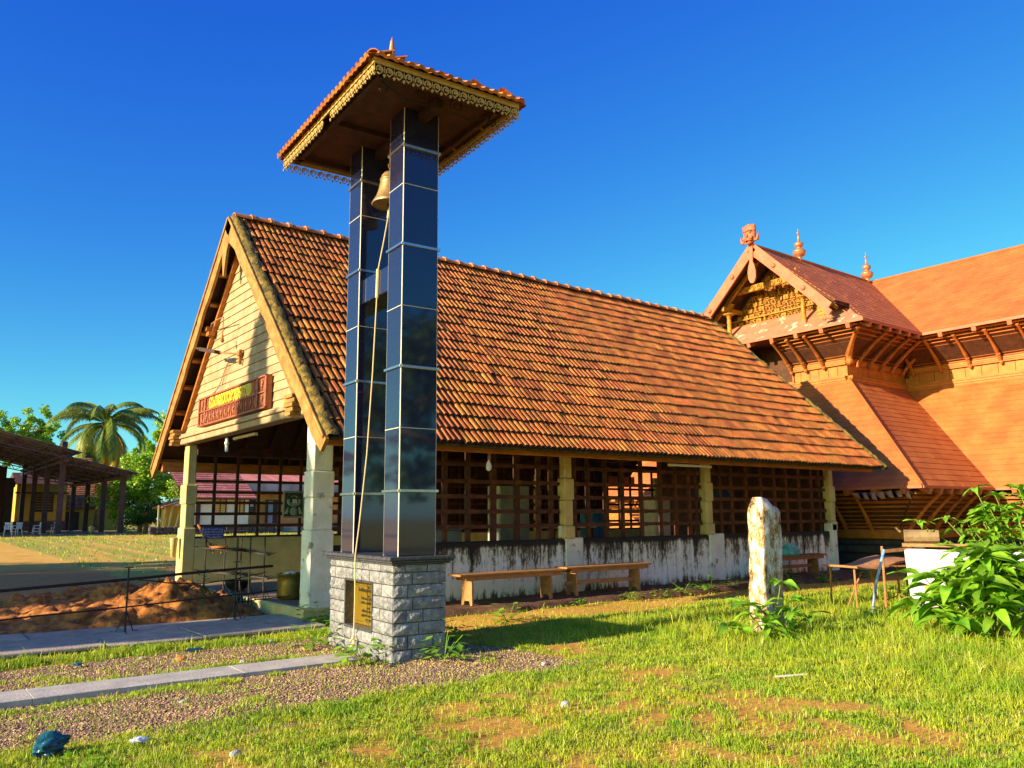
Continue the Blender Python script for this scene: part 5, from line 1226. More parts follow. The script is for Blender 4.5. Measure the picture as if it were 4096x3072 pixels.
# ------------------------------------------------------------------ lichened stone post
def stele():
    n, lv = 14, 30; V = []; F = []; c0 = Vector((9.37, 6.71, -.05)); H = 1.80
    for k in range(lv+1):
        t = k/lv; z = H*t
        hx, hy = .235*(1-.10*t), .135*(1-.12*t)
        if t > .9: q = (t-.9)/.1; hx *= 1-.35*q*q; hy *= 1-.30*q*q
        for j in range(n):
            a = 2*math.pi*(j+.5)/n; ca, sa = math.cos(a), math.sin(a); e = .26
            x = hx*math.copysign(abs(ca)**e, ca); y = hy*math.copysign(abs(sa)**e, sa)
            if ca > .3: y *= 1-.10*math.sin(5*t)
            w = .014*(fbm(j*.9+3, z*4, 5, 1.6)-.5)*2+random.uniform(-.004, .004)
            if sa < -.6 and abs(ca) < .3: w -= .030           # weathered groove
            zz = z+(.05*(x/hx)*-.6 if t > .97 else 0)-(.10*max(0, x/hx) if t > .9 else 0)*(t-.9)*10
            V.append(c0+Vector((x*(1+w*4)+.015*t, y*(1+w*5)+.01*math.sin(6*t), zz)))
    for k in range(lv):
        for j in range(n): F.append((k*n+j, k*n+(j+1) % n, (k+1)*n+(j+1) % n, (k+1)*n+j))
    F.append(tuple(lv*n+j for j in range(n)))
    mb = MB().add(V, F); o = mb.alone('stone_post', 'lichen_stone', 'weathered upright stone post covered in white lichen, standing in the grass', 'stone post', (9.37, 6.71, 0), smooth=False)
    o.data.polygons.foreach_set('use_smooth', [True]*len(o.data.polygons)); return o
stele()

# ------------------------------------------------------------------ old desk, frames, board
t = thing('school_desk', 'old school desk with a warped sagging brown top on thin rusty pipe legs', 'desk', (13.1, 7.4, 0))
P = [Vector((12.50, 7.86, .70)), Vector((11.98, 6.93, .715)), Vector((13.95, 7.00, .70)), Vector((14.55, 8.02, .70))]
n = 14; V = []; F = []
for i in range(n+1):
    u = i/n; sag = -.05*math.sin(math.pi*min(u*1.5, 1))+.07*u*u
    for j in range(3):
        v = j/2; q = P[0].lerp(P[3], u).lerp(P[1].lerp(P[2], u), v)
        for h in (0, .032): V.append(q+Vector((0, 0, sag+h+.008*math.sin(9*u+2*v))))
for i in range(n):
    k = 6*i
    for j in range(2): F += [(k+2*j, k+2*j+2, k+2*j+8, k+2*j+6), (k+2*j+1, k+2*j+7, k+2*j+9, k+2*j+3)]
    F += [(k, k+6, k+7, k+1), (k+4, k+5, k+11, k+10)]
F += [(0, 1, 3, 2), (2, 3, 5, 4), (6*n, 6*n+2, 6*n+3, 6*n+1), (6*n+2, 6*n+4, 6*n+5, 6*n+3)]
MB().add(V, F).build('desk_top', 'bench_wood', t)
for (a, b) in (((12.62, 7.80, 0), (12.60, 7.76, .70)), ((12.03, 7.0, 0), (12.05, 7.02, .70)), ((13.85, 7.10, 0), (13.75, 7.1, .66)), ((14.2, 7.9, 0), (14.15, 7.85, .67))): MB().tube([a, b], .017, 7).build('leg', 'rust_pipe', t)
MB().tube([(12.58, 7.52, 0), (13.0, 7.45, .60)], .015, 6).build('strut', 'rust_pipe', t)
MB().tube([(12.03, 7.0, .09), (13.85, 7.1, .09)], .012, 6).build('foot_rail', 'rust_pipe', t)
t = thing('desk_frame', 'rusty pipe frame of a broken seat with a slatted top, beside the white board', 'seat frame', (12.9, 6.9, 0))
for (a, b) in (((12.42, 6.75, 0), (12.42, 6.75, 1.05)), ((13.55, 7.12, 0), (13.50, 7.10, .74)), ((13.0, 6.5, 0), (13.0, 6.5, .74)), ((13.12, 7.3, .0), (13.0, 7.28, .66))): MB().tube([a, b], .02, 7).build('leg', 'rust_pipe', t)
MB().bar((12.42, 6.75, .97), (13.3, 6.45, 1.02), .03, .05).build('rail', 'rust_pipe', t); MB().tube([(12.45, 6.8, .22), (13.55, 7.12, .22)], .012, 6).build('rail', 'rust_pipe', t); MB().tube([(13.55, 7.12, .22), (13.0, 6.5, .2)], .012, 6).build('rail', 'rust_pipe', t)
for i in range(9):
    u = i/8; a, b = Vector((12.55, 6.78, .735)).lerp(Vector((13.1, 6.45, .735)), u), Vector((13.0, 7.28, .70)).lerp(Vector((13.55, 7.08, .70)), u); MB().bar(a, b, .04, .016).build('slat', 'bench_dark', t)
mb = MB(); mb.tube([(11.96, 6.74, 0), (12.0, 6.66, .5), (12.06, 6.52, 1.02)], .022, 8); o = mb.alone('leaning_pole', 'blue_paint', 'slim pole with worn pale blue paint leaning beside the desk', 'pole', (11.96, 6.74, 0), smooth=True)
t = thing('white_board', 'scratched white painted board on steel legs leaning half behind the big leafy shrub', 'board', (12.6, 5.6, 0))
A, B = Vector((12.20, 6.24, .20)), Vector((12.74, 4.85, .22)); A2, B2 = Vector((12.22, 6.30, 1.03)), Vector((12.80, 4.80, 1.0))
nb = (B-A).cross(A2-A).normalized(); nb = nb if nb.x < 0 else -nb
mb = MB(); pts = []
for (c, a, b) in ((A, B, A2), (B, A, B2), (B2, B, A2), (A2, B2, A)):
    da, db = (a-c).normalized()*.05, (b-c).normalized()*.05; 
    for s in np.linspace(0, 1, 4): pts.append((c, da, db, s))
ring = []
for idx, (c, da, db, s) in enumerate(pts):
    k = idx//4; u, v = (db, da) if k in (0, 2) else (da, db)
    u, v = (db, da) if k == 0 else ((da, db) if k == 1 else ((db, da) if k == 2 else (da, db)))
    e0, e1 = (c+(A2-A).normalized()*.05 if k == 0 else c+(A-B).normalized()*.05 if k == 1 else c+(B-B2).normalized()*.05 if k == 2 else c+(B2-A2).normalized()*.05), (c+(B-A).normalized()*.05 if k == 0 else c+(B2-B).normalized()*.05 if k == 1 else c+(A2-B2).normalized()*.05 if k == 2 else c+(A-A2).normalized()*.05)
    ring.append(((1-s)**2)*e0+2*s*(1-s)*c+(s*s)*e1)
mb.prism(ring, -nb*.03); mb.build('panel', 'white_paint', t)
def onb(u, v, d=.002): return A.lerp(B, u).lerp(A2.lerp(B2, u), v)+nb*d
for k in range(46):      # scratches and flaked patches
    u, v = random.uniform(.04, .60), random.choice((random.uniform(.55, .93), random.uniform(.1, .9))); w, h = random.uniform(.003, .010), random.uniform(.01, .07)
    mb = MB(); mb.add([onb(u, v, .0015), onb(u+w, v+.01, .0015), onb(u+w*.8, v+h, .0015), onb(u-.003, v+h*.9, .0015)], [(0, 1, 2, 3)]); mb.build('flaked_patch', 'house_grey', t)
for (u0, u1, v0, v1, mt_) in ((.13, .27, .12, .38, 'yellow_print'), (.125, .275, .245, .26, 'white_paint'), (.19, .20, .12, .38, 'white_paint'), (.25, .48, .05, .20, 'rust_chain')):
    d = .003 if mt_ != 'white_paint' else .005
    mb = MB(); mb.add([onb(u0, v0, d), onb(u1, v0, d), onb(u1, v1, d), onb(u0+.01, v1, d)], [(0, 1, 2, 3)]); mb.build('painted_block', mt_, t)
for u in (.03, .9): 
    p = onb(u, .08, -.05); MB().tube([p, Vector((p.x-.12, p.y-.05, 0))], .018, 6).build('leg', 'steel', t)
for u in (.03, .9):
    p = onb(u, .9, -.05); MB().tube([p, Vector((p.x+.5, p.y+.1, 0))], .016, 6).build('leg', 'rust_pipe', t)
t = thing('plank_stack', 'weathered plank laid across blocks behind the white board', 'plank', (13.3, 6.0, 0))
MB().bar((12.95, 6.70, 1.06), (13.55, 5.55, 1.05), .22, .05).build('plank', 'bench_wood', t)
for a in ((13.05, 6.45), (13.45, 5.75)): MB().bevbox(a[0]-.1, a[0]+.1, a[1]-.1, a[1]+.1, 0, 1.03, .02).build('block', 'temple_base', t)
mb = MB(); mb.tube([(12.95, 6.66, 1.19), (13.18, 6.22, 1.19)], [.11, .10], 9); mb.tube([(12.93, 6.70, 1.26), (12.90, 6.76, 1.33)], [.02, .012], 5)
mb.alone('split_log', 'bark', 'short split log lying on the plank behind the white board', 'log', (13.05, 6.45, 1.08))
t = thing('plastic_tub', 'small red and white plastic tub on the grass under the white board', 'tub', (12.25, 5.95, 0)); c = ORG[t.name]
MB().lathe([(0, 0), (.09, 0), (.10, .06), (0, .06)], c, 14).build('base', 'white_plastic', t, smooth=True); MB().lathe([(0, .061), (.101, .061), (.108, .14), (.112, .20), (.10, .205), (0, .205)], c, 14).build('band', 'red_plastic', t, smooth=True)
mb = MB(); mb.bar((12.9, 6.4, .03), (12.3, 6.6, .05), .5, .05); mb.alone('fallen_mat', 'rust_chain', 'flattened brown mat on the grass by the seat frame', 'mat', (12.6, 6.5, 0))
t = thing('draped_stake', 'pale crumpled sheet hung over a stake behind the rear shrub', 'sheet', (13.65, 4.5, 0)); MB().tube([(13.65, 4.5, -.05), (13.67, 4.52, 1.74)], .025, 6).build('stake', 'bark', t)
mb = MB(); mb.add([(13.4, 4.75, 1.62), (13.65, 4.2, 1.75), (13.9, 4.3, 1.86), (13.7, 4.75, 1.80), (13.5, 4.6, 1.78), (13.75, 4.35, 1.70)], [(0, 1, 2, 3), (0, 4, 3), (1, 2, 5), (4, 5, 2)])
mb.build('sheet', 'white_paint', t)

# ------------------------------------------------------------------ steel canopy far left
can = thing('steel_canopy', 'large dark open steel canopy on red-brown posts with trussed two-tier sheet roof', 'canopy', (10, 64, .4))
GZ = .42
for i in range(4):
    y = 65+6.45*i
    for x, zt in ((14.0, 4.75), (10.0, 7.0)):
        mb = MB(); mb.bar((x, y, GZ), (x, y, zt), .34, .34, (0, 1, 0)); mb.build('post', 'canopy_steel', can)
        MB().bevbox(x-.35, x+.35, y-.35, y+.35, GZ-.3, GZ+.12, .03).build('footing', 'cement_strip', can)
for i in range(6):
    for x in (4., -2., -8.):
        if i < 4: MB().bar((x, 65+6.45*i, GZ), (x, 65+6.45*i, 8), .32, .32, (0, 1, 0)).build('post', 'canopy_steel', can)
def sheet(p, q, y0, y1, nm):
    p, q = Vector((p[0], 0, p[1])), Vector((q[0], 0, q[1])); k = 40; V = []; F = []
    for j in range(2):
        for i in range(2*k+1):
            pt = p.lerp(q, j); yy = y0+(y1-y0)*i/(2*k); V.append((pt.x, yy, pt.z+(.05 if i % 2 else 0)))
    m_ = 2*k+1
    for i in range(2*k): F.append((i, i+1, m_+i+1, m_+i))
    MB().add(V, F).build(nm, 'canopy_sheet', can)
def ystrips(p, q, nm):
    d = (q[0]-p[0])
    for i in range(5):
        a, b = i/5, (i+1)/5; f = lambda t, dz: (p[0]+(q[0]-p[0])*t, p[1]+(q[1]-p[1])*t+dz)
        sheet(f(a, .0), f(min(b+.02, 1), -.0), 63.3, 86, nm)
ystrips((-2.5, 9.55), (10.95, 6.15), 'roof_sheet'); ystrips((9.7, 5.95), (14.75, 4.78), 'roof_sheet'); ystrips((-15, 6.4), (-2.5, 9.55), 'roof_sheet')
for y in (63.6, 66, 69, 72, 76, 80, 84):       # trusses
    mb = MB(); top0, top1 = Vector((-2.5, y, 9.4)), Vector((10.4, y, 6.12)); bot0, bot1 = Vector((-2.5, y, 8.5)), Vector((10.2, y, 5.72))
    mb.bar(top0, top1, .08, .08); mb.bar(bot0, bot1, .08, .08)
    for k in range(12):
        a, b = k/12, (k+.5)/12; c = (k+1)/12; mb.bar(bot0.lerp(bot1, a), top0.lerp(top1, b), .05, .05); mb.bar(top0.lerp(top1, b), bot0.lerp(bot1, c), .05, .05)
    t0, t1, b0, b1 = Vector((9.9, y, 5.80)), Vector((14.6, y, 4.70)), Vector((9.9, y, 5.35)), Vector((14.2, y, 4.58))
    mb.bar(t0, t1, .06, .06); mb.bar(b0, b1, .06, .06)
    for k in range(5):
        mb.bar(b0.lerp(b1, k/5), t0.lerp(t1, (k+.5)/5), .06, .06); mb.bar(t0.lerp(t1, (k+.5)/5), b0.lerp(b1, (k+1)/5), .06, .06)
    mb.build('truss', 'canopy_steel', can)
for x, z in [(-2.5+1.9*i, 9.42-.48*i) for i in range(7)]+[(9.9, 5.85), (11.4, 5.5), (12.9, 5.12), (14.3, 4.78)]:
    MB().bar((x, 63.4, z), (x, 86, z), .09, .10).build('purlin', 'canopy_steel', can)
MB().bar((14.0, 63.5, 4.62), (14.0, 86, 4.62), .2, .25).build('eave_beam', 'canopy_steel', can)
MB().bar((10.0, 63.5, 5.6), (10.0, 86, 5.6), .2, .22).build('eave_beam', 'canopy_steel', can)
mb = MB(); mb.bevbox(-16, 15.3, 64.0, 88, GZ-.4, GZ+.10, .04); fl_ = link('canopy_floor', mb.mesh('canopy_floor', 'floor_cement')); tag(fl_, kind='structure')
def chair(x, y, rz, label):
    t = thing('plastic_chair', label, 'chair', (x, y, GZ+.1), rz, 'white plastic chairs under the canopy')
    MB().bevbox(-.22, .22, -.22, .22, .40, .44, .015).build('seat', 'white_plastic', t)
    mb = MB()
    for k in range(5): mb.box(-.20+.085*k, -.15+.085*k, .20, .225, .44, .80)
    mb.box(-.23, .23, .20, .235, .78, .86); mb.build('backrest', 'white_plastic', t)
    for a, b in ((-.2, -.2), (.2, -.2), (-.2, .2), (.2, .2)): MB().tube([(a*1.2, b*1.2, 0), (a, b, .41)], [.022, .03], 5).build('leg', 'white_plastic', t)
    for s in (-1, 1): MB().tube([(s*.23, -.2, .40), (s*.25, -.18, .62), (s*.25, .2, .64)], .022, 5).build('armrest', 'white_plastic', t)
chair(7.05, 65.2, 3.0, 'white plastic chair standing alone nearest the yard under the canopy'); chair(6.0, 66.8, 2.2, 'white plastic chair at the brown table under the canopy')
chair(9.0, 67.2, 4.4, 'white plastic chair turned sideways left of the middle canopy post'); chair(10.9, 72, 3.3, 'white plastic chair in the shade behind the front canopy post')
chair(7.7, 66.4, 3.6, 'white plastic chair just behind the nearest chair under the canopy')
t = thing('brown_table', 'brown table among the plastic chairs at the left edge', 'table', (5.3, 66, GZ+.1)); o_ = ORG[t.name]
MB().bevbox(4.5, 6.0, 65.6, 66.5, GZ+.80, GZ+.85, .01).build('top', 'bench_wood', t)
for a in (4.6, 5.9):
    for b in (65.7, 66.4): MB().box(a-.03, a+.03, b-.03, b+.03, GZ+.1, GZ+.8).build('leg', 'bench_dark', t)
# ------------------------------------------------------------------ houses
def window(parent, x0, x1, y, z0, z1, mat='shutter', frame='dark_wood'):
    f = MB()
    for (a, b, c, d) in ((x0-.08, x1+.08, z0-.08, z0), (x0-.08, x1+.08, z1, z1+.08), (x0-.08, x0, z0, z1), (x1, x1+.08, z0, z1), ((x0+x1)/2-.03, (x0+x1)/2+.03, z0, z1)): f.box(a, b, y-.06, y+.02, c, d)
    w = f.build('window', frame, parent); m_ = (x0+x1)/2
    for a, b in ((x0, m_-.03), (m_+.03, x1)):
        mb = MB()
        for k in range(6): z = z0+(z1-z0)*k/6; mb.bar((a, y-.01, z+.05), (b, y-.01, z+.05), .02, (z1-z0)/6*.9, (0, -.3, 1))
        mb.build('shutter', mat, w)
h = thing('yellow_house', 'yellow house wall with a dark window behind the canopy posts', 'house', (12, 88, .45))
MB().box(9.9, 14.05, 88, 93, 1.4, 4.85).build('wall', 'house_yellow', h); MB().box(9.8, 14.15, 87.9, 93, .3, 1.398).build('plinth', 'temple_base', h); window(h, 11.4, 12.9, 88, 2.35, 3.8, 'dark_wood')
MB().box(9.8, 14.2, 87.6, 88, 3.95, 4.1).build('string_course', 'dark_wood', h)
mb = MB(); mb.prism([(9.7, 87.4, 4.85), (9.7, 94, 4.85), (9.7, 90.5, 6.0)], (4.6, 0, 0)); mb.build('roof', 'dark_wood', h)
bw = thing('stage_wall', 'dark stage wall with red-brown frame at the back of the canopy', 'wall', (0, 84, .4))
MB().box(-16, 8.6, 84, 84.4, .5, 6.2).build('panel', 'dark_wood', bw); MB().box(-16, 9.3, 83.8, 84.0, 4.4, 4.9).build('beam', 'canopy_steel', bw); MB().box(8.62, 9.2, 83.7, 84.3, .5, 5.2).build('post', 'canopy_steel', bw)
def far_roof(parent, x0, x1, y0, z0, y1, z1, nx, nz, mat='far_tile'):
    mb = MB()
    for r in range(nz):
        for i in range(nx):
            a, b = i/nx, (i+.9)/nx; t0, t1 = r/nz, (r+1.05)/nz
            P = [(x0+(x1-x0)*a, y0+(y1-y0)*t0, z0+(z1-z0)*t0+.07), (x0+(x1-x0)*b, y0+(y1-y0)*t0, z0+(z1-z0)*t0+.07), (x0+(x1-x0)*b, y0+(y1-y0)*t1, z0+(z1-z0)*t1), (x0+(x1-x0)*a, y0+(y1-y0)*t1, z0+(z1-z0)*t1)]
            P += [(P[0][0], P[0][1], P[0][2]-.09), (P[1][0], P[1][1], P[1][2]-.09)]
            mb.add(P, [(0, 1, 2, 3), (4, 5, 1, 0)])
    o = mb.build('roof_tiles', mat, parent); o['kind'] = 'stuff'
    mb = MB(); mb.prism([(x0, y0, z0-.03), (x1, y0, z0-.03), (x1, y1, z1-.03), (x0, y1, z1-.03)], (0, 0, -.1)); mb.build('roof_deck', 'dark_wood', parent)
h = thing('tiled_house', 'low ochre house with a steep brown tiled roof beside the green bush', 'house', (17, 93, .45))
MB().box(14.4, 19.6, 92.4, 99, .4, 2.9).build('wall', 'house_yellow', h); far_roof(h, 14.0, 20.0, 91.9, 2.75, 97.0, 6.0, 34, 16); MB().box(14.5, 16.0, 92.3, 92.38, .45, 2.3).build('door', 'dark_wood', h); far_roof(h, 14.0, 26, 97.2, 5.6, 101, 8.3, 56, 12)
# house seen through the hall
h = thing('orange_house', 'orange house with a grey parapet and pink sheet roof seen through the hall lattice', 'house', (26, 68, .45))
MB().box(22.6, 40, 68.0, 76, 1.1, 3.62).build('wall', 'house_orange', h); MB().box(22.4, 40, 66.9, 76, .3, .75).build('plinth', 'house_grey', h); MB().box(22.5, 40, 67.4, 76, .752, 1.098).build('step', 'pink_roof', h)
MB().box(22.3, 40, 67.0, 68.4, 3.62, 3.78).build('sunshade', 'pink_roof', h); MB().box(22.5, 40, 67.9, 76, 3.782, 4.55).build('parapet', 'house_grey', h)
mb = MB()
for i in range(70): mb.prism([(22+.26*i, 69.0, 4.5), (22+.26*i+.22, 69.0, 4.5), (22+.26*i+.22, 74, 5.7), (22+.26*i, 74, 5.7)], (0, 0, .06))
o = mb.build('roof_sheets', 'pink_roof', h); o['kind'] = 'stuff'
window(h, 23.96, 24.96, 68, 2.0, 3.1, 'dark_wood'); window(h, 29.4, 30.4, 68, 2.0, 3.1, 'dark_wood')
MB().box(25.9, 27.05, 67.93, 68.05, 1.12, 3.1).build('door', 'dark_wood', h); MB().box(26.1, 26.5, 67.9, 67.92, 1.14, 3.0).build('door_leaf', 'house_grey', h); MB().box(24.55, 24.8, 67.88, 67.9, 2.5, 2.8).build('paper', 'paper', h); MB().box(26.3, 26.9, 67.8, 67.9, 3.25, 3.45).build('name_plate', 'house_yellow', h)
for k in range(7): MB().bevbox(27.8+.01*k, 29.1, 67.2, 67.4, 1.05+.0*k, 1.06+.05, .005) if False else None
h = thing('white_annex', 'sunlit white annex with yellow shutters and a red tiled roof, left of the orange house', 'house', (20.5, 62, .45))
MB().box(18.2, 22.3, 62, 67, .4, 3.15).build('wall', 'house_white', h); window(h, 19.74, 20.53, 62, 1.9, 2.95); window(h, 21.3, 21.9, 62, 1.9, 2.95); far_roof(h, 17.4, 22.7, 61.4, 3.05, 66, 5.3, 26, 12, 'pink_roof')
MB().box(18.4, 18.7, 61.92, 62.02, .5, 2.7).build('door', 'dark_wood', h)
h = thing('small_shed', 'small sunlit shed with pale posts between the bush and the hall pillar', 'shed', (16.9, 62.5, .45))
MB().box(16.5, 17.6, 62.6, 64, .4, 2.5).build('wall', 'house_yellow', h); mb = MB(); mb.prism([(16.0, 61.8, 2.3), (18, 61.8, 2.9), (18, 64.5, 2.9), (16.0, 64.5, 2.3)], (0, 0, .12)); mb.build('roof', 'far_tile', h)
for k, x in enumerate((15.8, 16.1, 16.45, 16.9)): MB().bar((x, 61.9, .45), (x+.15*k, 61.95, 2.5), .10, .10, (0, 1, 0)).build('post', 'lime_yellow', h)
w_ = thing('low_stone_wall', 'low rough stone wall in front of the bush', 'wall', (19, 62, .45))
for r in range(2):
    x = 14.8
    while x < 24:
        e = x+random.uniform(.4, .8); MB().bevbox(x, e-.03, 60.0+random.uniform(-.05, .05), 60.5, .35+.33*r, .66+.33*r, .05).build('stone', 'temple_base', w_); x = e

# ------------------------------------------------------------------ trees
def leaves_np(centres, radii, n_each, size, rng):
    """small folded leaf quads spread through clumps"""
    C = np.repeat(np.asarray(centres, float), n_each, 0); Rr = np.repeat(np.asarray(radii, float), n_each, 0); n = len(C)
    d = rng.normal(size=(n, 3)); d /= np.linalg.norm(d, axis=1)[:, None]; rr = rng.random(n)**.45
    P = C+d*Rr*rr[:, None]
    a = rng.normal(size=(n, 3)); a[:, 2] *= .6; a /= np.linalg.norm(a, axis=1)[:, None]; b = np.cross(a, rng.normal(size=(n, 3))); b /= np.linalg.norm(b, axis=1)[:, None]
    s = size*.62*(.6+.8*rng.random(n))[:, None]; a = a*s; b = b*s*.55
    V = np.stack([P-a, P+b, P+a, P-b], 1).reshape(-1, 3); F = np.arange(n*4).reshape(n, 4); return V, F
def tree(name, x, y, h, crown, mat, label, group=None, n=60, per=70, leaf=.28, seed=1, base=.42, trunk=.22, z0=0.45, cat='tree'):
    """crown = (rx, ry, rz) around the top; clumps unevenly placed so that gaps show"""
    rng = np.random.default_rng(seed); t = thing(name, label, cat, (x, y, z0), 0, group); rx, ry, rz = crown
    cs_, rs = [], []
    while len(cs_) < n:
        p = rng.normal(size=3); p /= np.linalg.norm(p); p *= rng.random()**.4; lump = .75+.5*rng.random()
        c = np.array([x+p[0]*rx*lump, y+p[1]*ry*lump, z0+h-rz+p[2]*rz*(1 if p[2] > 0 else .85)*lump]); cs_.append(c); q = (.10+.16*rng.random()); rs.append(np.array([rx, ry, rz*.75])*q+.12)
    V, F = leaves_np(cs_, rs, per, leaf, rng); npmesh('crown', V, F, mat, t)
    mb = MB(); top = Vector((x, y, z0+h-rz*1.1)); mb.tube([(x, y, z0-.2), (x+.1, y, z0+(h-rz)*.5), top], [trunk, trunk*.8, trunk*.55], 7)
    for c in cs_[::max(1, n//9)]:
        mid = top.lerp(Vector(c), .5)+Vector((0, 0, .15)); mb.tube([top, mid, Vector(c)], [trunk*.5, trunk*.28, trunk*.08], 5)
    mb.build('trunk', 'bark', t, smooth=True); return t
tree('leafy_bush', 17.9, 76, 7.0, (3.7, 2.6, 3.4), 'leaf_lime', 'big bright green bush between the canopy and the hall', n=95, per=190, leaf=.2, seed=3, cat='bush')
tree('leafy_bush', 20.3, 72, 4.3, (1.9, 1.8, 2.0), 'leaf_lime', 'smaller green bush just left of the hall pillar', n=34, per=90, leaf=.16, seed=4, cat='bush')
tree('dark_shrub', 16.4, 68, 2.3, (1.9, 1.2, 1.1), 'leaf_dark', 'dark shaded shrub below the bright bush', n=26, per=90, leaf=.14, seed=5, cat='bush')
GT = 'broad trees on the left skyline'
tree('broad_tree', 15.0, 120, 15.6, (2.6, 2.6, 3.2), 'leaf_lime', 'tall airy tree with gaps in its crown left of the palm', GT, n=38, per=130, leaf=.26, seed=6)
tree('broad_tree', 10.5, 118, 15.2, (3.4, 3, 4.2), 'leaf_lime', 'rounded green tree at the left edge behind the canopy', GT, n=60, per=170, leaf=.26, seed=7)
tree('broad_tree', 17.0, 122, 12.4, (3.0, 3, 4.0), 'leaf_lime', 'lower green tree between the airy tree and the palm', GT, n=50, per=160, leaf=.26, seed=8)
tree('broad_tree', 30.0, 110, 14.6, (4.2, 3.5, 5.0), 'leaf_lime', 'sunlit green tree half behind the left slope of the hall roof', GT, n=70, per=180, leaf=.26, seed=9)
tree('broad_tree', 26.3, 112, 12.0, (2.8, 2.8, 4.4), 'leaf_lime', 'green tree right of the palm crown', GT, n=44, per=160, leaf=.26, seed=10)
tree('broad_tree', 21.5, 118, 10.5, (3.5, 3, 4.2), 'leaf_dark', 'dark low tree directly behind the palm', GT, n=50, per=160, leaf=.26, seed=12)
tree('broad_tree', 4, 125, 14.6, (6, 4, 5.0), 'leaf_olive', 'olive tree continuing the skyline beyond the left edge', GT, n=80, per=90, leaf=.3, seed=14)
for k, (x, y, h_) in enumerate(((-8, 112, 13), (-19, 98, 12.5), (-27, 74, 11), (-30, 50, 8.5))):
    tree('broad_tree', x, y, h_, (6.5, 5, 4.6), 'leaf_olive', ('olive tree farther left along the yard beyond the photo', 'broad olive tree in the far left corner of the yard', 'spreading tree at the left side of the yard', 'low spreading tree at the near left of the yard')[k], GT, n=70, per=70, leaf=.34, seed=20+k, trunk=.3)
for k, (x, y, h_) in enumerate(((12.5, -13.5, 10.5), (18.5, -18, 12.0), (7, -19, 10.5), (25.5, -15, 10.5))):
    tree('broad_tree', x, y, h_, (4.6, 3.6, 4.8), 'leaf_dark', ('dark tree across the lawn behind the photographer', 'tallest dark tree across the lawn to the right', 'dark tree behind the photographer to the left', 'dark tree at the far right end of the lawn')[k], 'dark trees along the near side of the lawn', n=60, per=70, leaf=.3, seed=30+k, z0=0, trunk=.3)
YT = 'trees shading the yard from the left'
for k, (x, y, h_, cr, lb) in enumerate(((-11.5, 15.25, 11.3, (.8, .42, 2.5), 'slender dark tree left of the yard whose shade streaks the gable'), (-12, 14.1, 9.3, (1.2, .85, 1.95), 'round-headed dark tree beside the slender one'),
        (-12.5, 17.0, 8.8, (1.8, 1.35, 2.7), 'dense tree left of the yard behind the round-headed one'), (-12, 12.95, 6.3, (1.4, .75, 1.4), 'low tree shading the paved path from the left'),
        (-12.3, 14.35, 4.95, (1.4, .85, 1.3), 'lowest small tree in the row left of the yard'), (-14, 22.4, 9.0, (2.4, 2.0, 3.2), 'wide tree shading the dug soil from the left'), (-16, 26.2, 9.6, (2.8, 2.8, 3.4), 'broad tree farther back at the left of the yard'), (-17, 30.8, 9.6, (2.8, 2.8, 3.4), 'last broad tree at the left of the yard'))):
    tree('yard_tree', x, y, h_, cr, 'leaf_dark', lb, YT, n=80, per=200, leaf=.22, seed=40+k, z0=0, trunk=.12)
# coconut palm
def palm(x, y, z0, zt):
    t = thing('coconut_palm', 'tall coconut palm with drooping fronds behind the canopy', 'palm tree', (x, y, z0))
    mb = MB(); mb.tube([(x-.3, y, z0), (x-.1, y, z0+3), (x, y, z0+6), (x, y, zt)], [.26, .2, .19, .17], 9); mb.build('trunk', 'bark', t, smooth=True)
    rng = random.Random(5); N = 38
    for i in range(N):
        az = i*2.399+rng.uniform(-.2, .2); lift = 1.35-2.05*(i/N)+rng.uniform(-.28, .28); ln = rng.uniform(5.4, 6.4) if i > 4 else rng.uniform(4.6, 5.4)
        hd = Vector((math.cos(az), math.sin(az), 0)); bend = rng.uniform(.06, .13); p = Vector((x, y, zt)); pts = [p.copy()]; a = lift
        for k in range(14):
            p = p+(hd*math.cos(a)+Vector((0, 0, math.sin(a))))*(ln/14); a -= bend+.02*k*.35; pts.append(p.copy())
        V = []; F = []
        for k in range(14): 
            for f in (0, .17, .34, .5, .67, .84):
                c = pts[k].lerp(pts[k+1], f); d = (pts[k+1]-pts[k]).normalized(); u = (k+f)/14
                if u < .10: continue
                L_ = 1.05*math.sin(min(1, (u-.05)*2.2)*math.pi/2)*(1-.60*max(0, u-.55)/.45)*rng.uniform(.85, 1.1)
                side = d.cross(Vector((0, 0, 1))); side = side.normalized() if side.length > .05 else hd.cross(Vector((0, 0, 1)))
                for s in (-1, 1):
                    tip = c+side*s*L_*.62+d*L_*.48+Vector((0, 0, -L_*(.42+.3*(1-abs(d.z)))*rng.uniform(.8, 1.2))); m_ = c.lerp(tip, .5)+Vector((0, 0, .08*L_)); w = d*.045
                    k0 = len(V); V += [c-w*.7, c+w*.7, m_+w, m_-w, tip]; F += [(k0, k0+1, k0+2, k0+3), (k0+3, k0+2, k0+4)]
        mb = MB().add(V, F); mb.tube(pts, [.06*(1-.85*k/14) for k in range(15)], 4)
        mb.build('frond', 'palm_dry' if i in (27, 31, 34) or i > N-3 else 'palm_leaf', t)
    for k in range(8):
        a = k*.9; MB().ball((x+.35*math.cos(a), y+.35*math.sin(a), zt-.35-.1*(k % 3)), (.15, .15, .19), 8, 6).build('coconut', 'palm_dry' if k % 2 else 'palm_leaf', t, smooth=True)
palm(17.4, 90, .45, 11.0)
MB().lathe([(0, 0), (.12, 0), (.20, .15), (.22, .4), (.10, .55), (0, .58)], (13.05, 70, .52), 10).alone('clay_jar', 'lime_yellow', 'small pale jar catching the sun under the canopy', 'jar', (13.05, 70, .52), smooth=True)
